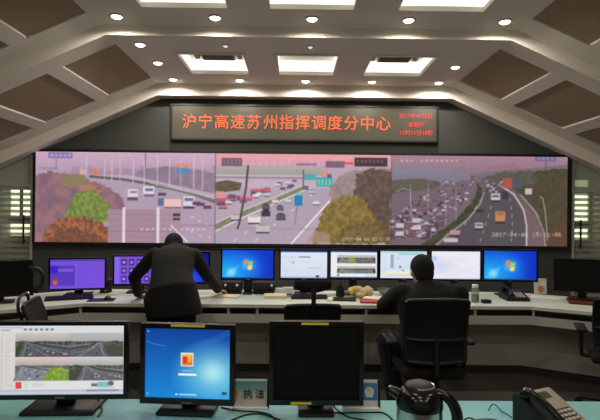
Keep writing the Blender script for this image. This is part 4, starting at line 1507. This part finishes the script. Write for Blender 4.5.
# ------------------------------------------------------------------ office chairs
def office_chair(label, x, y, rz, seat=.47, top=1.0, w=.46, headrest=False, arms=True, group=None, hanger=False):
    """faces local +Y"""
    t = thing('office_chair', label, 'chair', (x, y, 0), rz, group)
    MB().rbox(-w / 2, w / 2, -.23, .25, seat - .035, seat + .035, .03, seg=3).build('seat', 'mesh_fabric', t, True)
    z0, z1 = seat + .10, top
    def yb(z):
        u = (z - z0) / (z1 - z0)
        return -.235 - .05 * u + .03 * math.sin(u * math.pi)
    # back: outer frame and mesh
    fr = MB()
    side = []
    n = 8
    for s in (-1, 1):
        fr.tube([(s * (w / 2 - .01 - .03 * (1 - math.sin(min(1, .35 + i / n) * math.pi / 2))), yb(z0 + (z1 - z0) * i / n), z0 + (z1 - z0) * i / n) for i in range(n + 1)], .014, 8)
    fr.tube([(-w / 2 + .012, yb(z1), z1), (-w / 4, yb(z1) - .01, z1 + .008), (w / 4, yb(z1) - .01, z1 + .008), (w / 2 - .012, yb(z1), z1)], .014, 8)
    fr.tube([(-w / 2 + .03, yb(z0), z0), (0, yb(z0) - .02, z0 - .01), (w / 2 - .03, yb(z0), z0)], .016, 8)
    fr.build('back_frame', 'black_plastic', t, True)
    g = MB()
    gx, gz = 8, 10
    vv, ff = [], []
    for k in range(2):
        for j in range(gz + 1):
            for i in range(gx + 1):
                u = -1 + 2 * i / gx
                z = z0 + (z1 - z0) * j / gz
                vv.append((u * (w / 2 - .018), yb(z) - .018 * (1 - u * u) + (.012 if k else 0), z))
    N = (gx + 1) * (gz + 1)
    for j in range(gz):
        for i in range(gx):
            a = j * (gx + 1) + i
            ff.append((a, a + 1, a + gx + 2, a + gx + 1))
            ff.append((N + a, N + a + gx + 1, N + a + gx + 2, N + a + 1))
    rim = [i for i in range(gx + 1)] + [j * (gx + 1) + gx for j in range(1, gz + 1)] + [gz * (gx + 1) + i for i in range(gx - 1, -1, -1)] + [j * (gx + 1) for j in range(gz - 1, 0, -1)]
    for a, b_ in zip(rim, rim[1:] + rim[:1]):
        ff.append((a, b_, N + b_, N + a))
    g.add(vv, ff)
    g.build('back_mesh', 'mesh_fabric', t, True)
    lz = z0 + .16
    MB().tube([(-w / 2 + .02, yb(lz) - .01, lz), (-w / 4, yb(lz) - .035, lz - .006), (w / 4, yb(lz) - .035, lz - .006), (w / 2 - .02, yb(lz) - .01, lz)], .013, 8).build('lumbar_bar', 'black_plastic', t, True)
    MB().tube([(0, -.03, seat - .05), (0, -.22, seat - .05), (0, -.275, seat + .02), (0, yb(z0) - .02, z0 + .05), (0, yb(lz) - .035, lz)], [.025, .025, .022, .02, .018], 10).build('back_bracket', 'black_plastic', t, True)
    if headrest:
        MB().tube([(0, yb(z1) - .01, z1 - .06), (0, yb(z1) - .045, z1 + .05), (0, yb(z1) - .03, z1 + .14)], [.02, .018, .02], 10).build('headrest_stem', 'black_plastic', t, True)
        h = MB()
        rings = []
        for i in range(11):
            u = -1 + i / 5
            zc_, d_, h_ = z1 + .155, .022, .05 * (1 - .35 * u * u)
            rings.append([Vector((u * .145, yb(z1) - .015 + .045 * u * u + d_ * math.cos(R(a)), zc_ + .012 * u * u + h_ * math.sin(R(a)))) for a in range(0, 360, 30)])
        h.loft(rings)
        h.build('headrest', 'mesh_fabric', t, True)
    if hanger:
        yz = yb(z1)
        MB().tube(smooth_path([(-.12, yz - .0, z1 - .16), (-.13, yz - .045, z1 - .06), (-.1, yz - .055, z1 + .045), (.1, yz - .055, z1 + .045), (.13, yz - .045, z1 - .06), (.12, yz - .0, z1 - .16)], 5), .011, 8).build('coat_hanger', 'black_plastic', t, True)
        MB().ell((-.1, yz - .055, z1 + .045), (.02, .02, .02)).build('hanger_knob', 'steel', t, True)
    if arms:
        for s in (-1, 1):
            p = MB()
            p.tube([(s * (w / 2 - .06), -.02, seat - .03), (s * (w / 2 + .045), -.02, seat - .02), (s * (w / 2 + .055), -.03, seat + .05), (s * (w / 2 + .055), -.03, seat + .19)], .017, 8)
            po = p.build('armrest', 'black_plastic', t, True)
            MB().rbox(s * (w / 2 + .055) - .04, s * (w / 2 + .055) + .04, -.14, .12, seat + .185, seat + .215, .012).build('arm_pad', 'black_plastic', po, True)
    MB().lathe([(.03, .1), (.03, .26), (.022, .27), (.022, seat - .05), (.09, seat - .045), (.1, seat - .03)], n=16).build('gas_lift', 'black_plastic', t, True)
    MB().lathe([(.05, .07), (.055, .08), (.05, .13), (.035, .14)], n=16).build('hub', 'black_plastic', t, True)
    for i in range(5):
        a = R(72 * i + 18)
        d = Vector((math.cos(a), math.sin(a), 0))
        leg = MB().tube([d * .03 + Vector((0, 0, .1)), d * .16 + Vector((0, 0, .085)), d * .3 + Vector((0, 0, .065))], [.026, .022, .016], 8).build('leg', 'black_plastic', t, True)
        cs_ = MB()
        n_ = Vector((-d.y, d.x, 0))
        for s in (-1, 1):
            M = Matrix.Translation(d * .3 + n_ * (s * .014) + Vector((0, 0, .028))) @ n_.to_track_quat('Z', 'Y').to_matrix().to_4x4()
            cs_.lathe([(.02, -.009), (.028, -.006), (.028, .006), (.02, .009)], n=14, M=M)
        cs_.build('caster', 'black_gloss', leg, True)
    return t


office_chair('black mesh office chair under the seated man', .855, 3.56, 0, .47, 1.0, .445)
office_chair('black office chair with headrest before the document monitor, behind the switched-off square monitor', -.002, 4.02, 4, .40, .87, .44, headrest=True)
office_chair('black office chair turned sideways before the desk wing with the purple monitor', -1.84, 3.72, -76, .44, .90, .44, hanger=True)
office_chair('black office chair with armrests before the wing with the dark red folder', 2.50, 3.83, -25, .47, .95, .46)


# ------------------------------------------------------------------ people
def hand(mb, wrist, fwd, up, thumb, curl=.35, s=1.0):
    """palm and five bent fingers; thumb = +1/-1 side"""
    fwd = Vector(fwd).normalized()
    up = Vector(up)
    up = (up - fwd * up.dot(fwd)).normalized()
    sd = fwd.cross(up) * thumb
    w = Vector(wrist)
    for u in (-.024, -.008, .008, .024):
        mb.limb(w + fwd * .01 + sd * u * .8, w + fwd * .085 + sd * u * 1.25, .014 * s, .012 * s, 10)
    for u, L, rr in ((.031, .066, .0088), (.011, .076, .0092), (-.010, .070, .0088), (-.030, .054, .008)):
        p = w + fwd * .085 + sd * u
        d = fwd
        for q, fr in enumerate((.45, .32, .23)):
            d = (d - up * curl * (0.35 if q == 0 else 1.0)).normalized()
            e = p + d * L * fr
            mb.limb(p, e, rr - .0006 * q, rr - .0006 * (q + 1), 8)
            p = e
    p = w + fwd * .025 + sd * .026
    d = (fwd * .6 + sd * .75 - up * .15).normalized()
    for L, rr in ((.036, .0115), (.028, .0105), (.022, .0095)):
        e = p + d * L
        mb.limb(p, e, rr, rr - .0008, 8)
        p = e
        d = (d + fwd * .35).normalized()


def head_shapes(mb, c, M):
    def q(x, y, z): return Vector(c) + M.to_3x3() @ Vector((x, y, z))
    mb.ell(q(0, -.008, .02), (.078, .096, .098), M)
    mb.ell(q(0, .03, -.045), (.060, .062, .068), M)
    mb.limb(q(0, .092, .0), q(0, .108, -.028), .009, .014, 8)          # nose
    mb.limb(q(-.02, .088, -.062), q(.02, .088, -.062), .007, .007, 8)   # lips
    mb.ell(q(0, .080, -.098), (.022, .02, .018), M)                     # chin
    for s in (-1, 1):
        mb.ell(q(s * .079, -.005, -.012), (.010, .022, .034), M)        # ears
        mb.limb(q(s * .05, .085, .022), q(s * .015, .093, .022), .009, .009, 8)


def hair_mesh(name, c, M, parent, long=0.0, grey=False):
    mb = MB()
    mb.ell((0, -.014, .028), (.0865, .103, .1), n=32, m=24)
    mb.ell((0, -.045, -.01), (.074, .066, .085 + long), n=32, m=24)
    o = mb.fuse(name, 'hair', parent, .006, 3)
    me = o.data
    bm = bmesh.new()
    bm.from_mesh(me)
    bmesh.ops.delete(bm, geom=[v for v in bm.verts if (v.co.y > .028 and v.co.z < .05) or (v.co.y > -.03 and v.co.z < -.02)], context='VERTS')
    T4 = Matrix.Translation(c) @ M
    for v in bm.verts:
        v.co = T4 @ (v.co + Vector((random.uniform(-1, 1), random.uniform(-1, 1), random.uniform(-1, 1))) * .0012)
    bm.to_mesh(me)
    bm.free()
    return o


def eyes(c, M, parent):
    for s in (-1, 1):
        p = Vector(c) + M.to_3x3() @ Vector((s * .032, .083, .006))
        MB().ell(p, (.011, .008, .008), M).build('eye', 'shirt', parent, True)
        p = Vector(c) + M.to_3x3() @ Vector((s * .032, .0905, .006))
        MB().ell(p, (.005, .003, .005), M).build('iris', 'hair', parent, True)


def ring(c, u, v, a, b, n=24, p=2.4):
    out = []
    for i in range(n):
        t = 2 * math.pi * i / n
        cs, sn = math.cos(t), math.sin(t)
        out.append(Vector(c) + u * (a * math.copysign(abs(cs) ** (2 / p), cs)) + v * (b * math.copysign(abs(sn) ** (2 / p), sn)))
    return out


def torso(mb, secs, ux):
    """secs: (centre, half width, half depth); rings square to the spine"""
    cs = [Vector(s[0]) for s in secs]
    rings = []
    for i, (c, a, b) in enumerate(secs):
        d = (cs[min(i + 1, len(cs) - 1)] - cs[max(i - 1, 0)]).normalized()
        u = (ux - d * ux.dot(d)).normalized()
        rings.append(ring(c, u, d.cross(u), a, b))
    mb.loft(rings)


def shoe(parent, ankle, fwd, side='shoe'):
    f_ = Vector(fwd).normalized()
    a = Vector(ankle)
    h = Vector((a.x, a.y, .045))
    m = MB()
    m.limb(h - f_ * .04, h + f_ * .05, .045, .044)
    m.limb(h + f_ * .05 - Vector((0, 0, .008)), h + f_ * .15 - Vector((0, 0, .012)), .043, .033)
    m.limb(h - f_ * .02, a + Vector((0, 0, .03)), .042, .042)
    m.v = [(p[0], p[1], max(p[2], 0.001)) for p in m.v]
    return m.fuse('shoe', 'leather', parent, .008, 2)


def V3(*a): return Vector(a)


# --- man leaning over the desk
P1 = thing('person', 'man in a dark suit leaning over the desk with both arms spread', 'person', (0, 0, 0))
sh_l, sh_r = V3(-1.405, 4.40, 1.20), V3(-1.05, 4.41, 1.195)
el_l, el_r = V3(-1.605, 4.44, .985), V3(-.945, 4.55, .975)
wr_l, wr_r = V3(-1.615, 4.60, .80), V3(-.885, 4.79, .815)
hip = V3(-1.18, 4.10, .90)
neck = V3(-1.232, 4.44, 1.255)
hc = V3(-1.27, 4.54, 1.262)
HM = Matrix.Rotation(R(8), 4, 'Z') @ Matrix.Rotation(R(-38), 4, 'X')
B = MB()
head_shapes(B, hc, HM)
B.limb(neck, hc + V3(0, -.03, -.03), .058, .055)
torso(B, [(hip + V3(0, 0, -.06), .15, .1), (hip + V3(0, .02, .05), .15, .1), (V3(-1.2, 4.22, 1.03), .14, .095), (V3(-1.22, 4.36, 1.17), .16, .1), (V3(-1.228, 4.42, 1.22), .14, .07), (V3(-1.23, 4.44, 1.25), .07, .05)], V3(1, .02, 0))
for a, e, w in ((sh_l, el_l, wr_l), (sh_r, el_r, wr_r)):
    B.limb(a, e, .052, .042)
    B.limb(e, w, .042, .029)
hand(B, wr_l, V3(-.05, .9, -.25), V3(0, .25, 1), 1, .25)
hand(B, wr_r, V3(.35, .9, -.28), V3(0, .25, 1), -1, .25)
hl, hr = hip + V3(-.1, 0, -.06), hip + V3(.1, 0, -.06)
kl, kr = V3(-1.30, 4.17, .48), V3(-1.06, 4.16, .48)
al, ar = V3(-1.31, 4.10, .10), V3(-1.05, 4.08, .10)
for h_, k_, a_ in ((hl, kl, al), (hr, kr, ar)):
    B.limb(h_, k_, .078, .055)
    B.limb(k_, a_, .055, .038)
    B.limb(a_, V3(a_.x, a_.y + .1, .04), .035, .03)
B.fuse('body', 'skin', P1, .0075, 2)
J = MB()
torso(J, [(V3(-1.145, 4.09, .715), .24, .14), (V3(-1.152, 4.09, .80), .23, .14), (hip + V3(.015, .0, .03), .207, .135), (V3(-1.2, 4.2, 1.02), .178, .125), (V3(-1.215, 4.30, 1.12), .184, .125),
          (V3(-1.222, 4.37, 1.19), .195, .108), (V3(-1.226, 4.41, 1.235), .165, .08), (V3(-1.23, 4.435, 1.26), .08, .058)], V3(1, .02, 0))
for a, e, w in ((sh_l, el_l, wr_l), (sh_r, el_r, wr_r)):
    J.limb(a, e, .068, .056)
    J.limb(e, e.lerp(w, .93), .056, .045)
J.fuse('jacket', 'suit', P1, .011, 5)
T_ = MB()
for h_, k_, a_ in ((hl, kl, al), (hr, kr, ar)):
    T_.limb(h_, k_, .115, .085)
    T_.limb(k_, a_ + V3(0, 0, .0), .085, .07)
T_.limb(hl, hr, .13, .13)
T_.fuse('trousers', 'trouser', P1, .012, 4)
C_ = MB()
C_.tube([neck + V3(0, -.012, -.01), neck + V3(-.001, .012, .012)], [.068, .064], 20)
C_.build('shirt_collar', 'suit', P1, True)
hair_mesh('hair', hc, HM, P1)
eyes(hc, HM, P1)
shoe(P1, al, (0, 1, 0)); shoe(P1, ar, (0, 1, 0))

# --- man seated at the desk
P2 = thing('person', 'man in a dark suit seated at the desk in the black mesh chair', 'person', (0, 0, 0))
sh_l, sh_r = V3(.665, 3.55, 1.005), V3(1.075, 3.53, 1.005)
el_l, el_r = V3(.60, 3.86, .855), V3(1.14, 3.72, .80)
wr_l, wr_r = V3(.70, 4.36, .80), V3(1.03, 4.34, .80)
hip = V3(.872, 3.50, .60)
neck = V3(.842, 3.57, 1.065)
hc = V3(.832, 3.62, 1.162)
HM = Matrix.Rotation(R(6), 4, 'Z') @ Matrix.Rotation(R(-10), 4, 'X')
B = MB()
head_shapes(B, hc, HM)
B.limb(neck + V3(0, -.01, -.02), hc + V3(0, -.03, -.03), .058, .056)
torso(B, [(hip + V3(0, 0, -.08), .15, .1), (hip + V3(0, 0, .05), .15, .1), (V3(.868, 3.50, .8), .145, .1), (V3(.858, 3.53, .96), .16, .1), (V3(.845, 3.55, 1.03), .14, .075), (V3(.835, 3.56, 1.065), .07, .05)], V3(1, 0, 0))
for a, e, w in ((sh_l, el_l, wr_l), (sh_r, el_r, wr_r)):
    B.limb(a, e, .052, .042)
    B.limb(e, w, .042, .029)
hand(B, wr_l, V3(.2, .95, -.16), V3(0, .16, 1), 1, .35)
hand(B, wr_r, V3(-.2, .95, -.16), V3(0, .16, 1), -1, .35)
hl, hr = V3(.78, 3.50, .595), V3(.965, 3.50, .595)
kl, kr = V3(.615, 3.87, .585), V3(1.03, 3.96, .57)
al, ar = V3(.66, 3.66, .12), V3(1.02, 4.02, .10)
for h_, k_, a_ in ((hl, kl, al), (hr, kr, ar)):
    B.limb(h_, k_, .075, .055)
    B.limb(k_, a_, .055, .038)
    B.limb(a_, V3(a_.x, a_.y + .1, .04), .035, .03)
B.fuse('body', 'skin', P2, .0075, 2)
J = MB()
torso(J, [(V3(.872, 3.49, .53), .215, .15), (V3(.872, 3.49, .66), .22, .15), (V3(.868, 3.50, .80), .222, .14), (V3(.862, 3.52, .92), .235, .135), (V3(.856, 3.535, .99), .24, .12), (V3(.846, 3.55, 1.04), .18, .09), (V3(.836, 3.562, 1.085), .085, .062)], V3(1, 0, 0))
for a, e, w in ((sh_l, el_l, wr_l), (sh_r, el_r, wr_r)):
    J.limb(a, e, .083, .068)
    J.limb(e, e.lerp(w, .93), .068, .05)
J.fuse('jacket', 'suit', P2, .011, 5)
T_ = MB()
for h_, k_, a_ in ((hl, kl, al), (hr, kr, ar)):
    T_.limb(h_, k_, .098, .08)
    T_.limb(k_, a_, .08, .066)
T_.limb(hl, hr, .098, .098)
T_.fuse('trousers', 'trouser', P2, .012, 4)
C_ = MB()
C_.tube([neck + V3(0, -.014, -.012), neck + V3(-.002, .004, .018)], [.068, .064], 20)
C_.build('shirt_collar', 'suit', P2, True)
hair_mesh('hair', hc, HM, P2, .01)
eyes(hc, HM, P2)
shoe(P2, al, (.1, 1, 0)); shoe(P2, ar, (0, 1, 0))
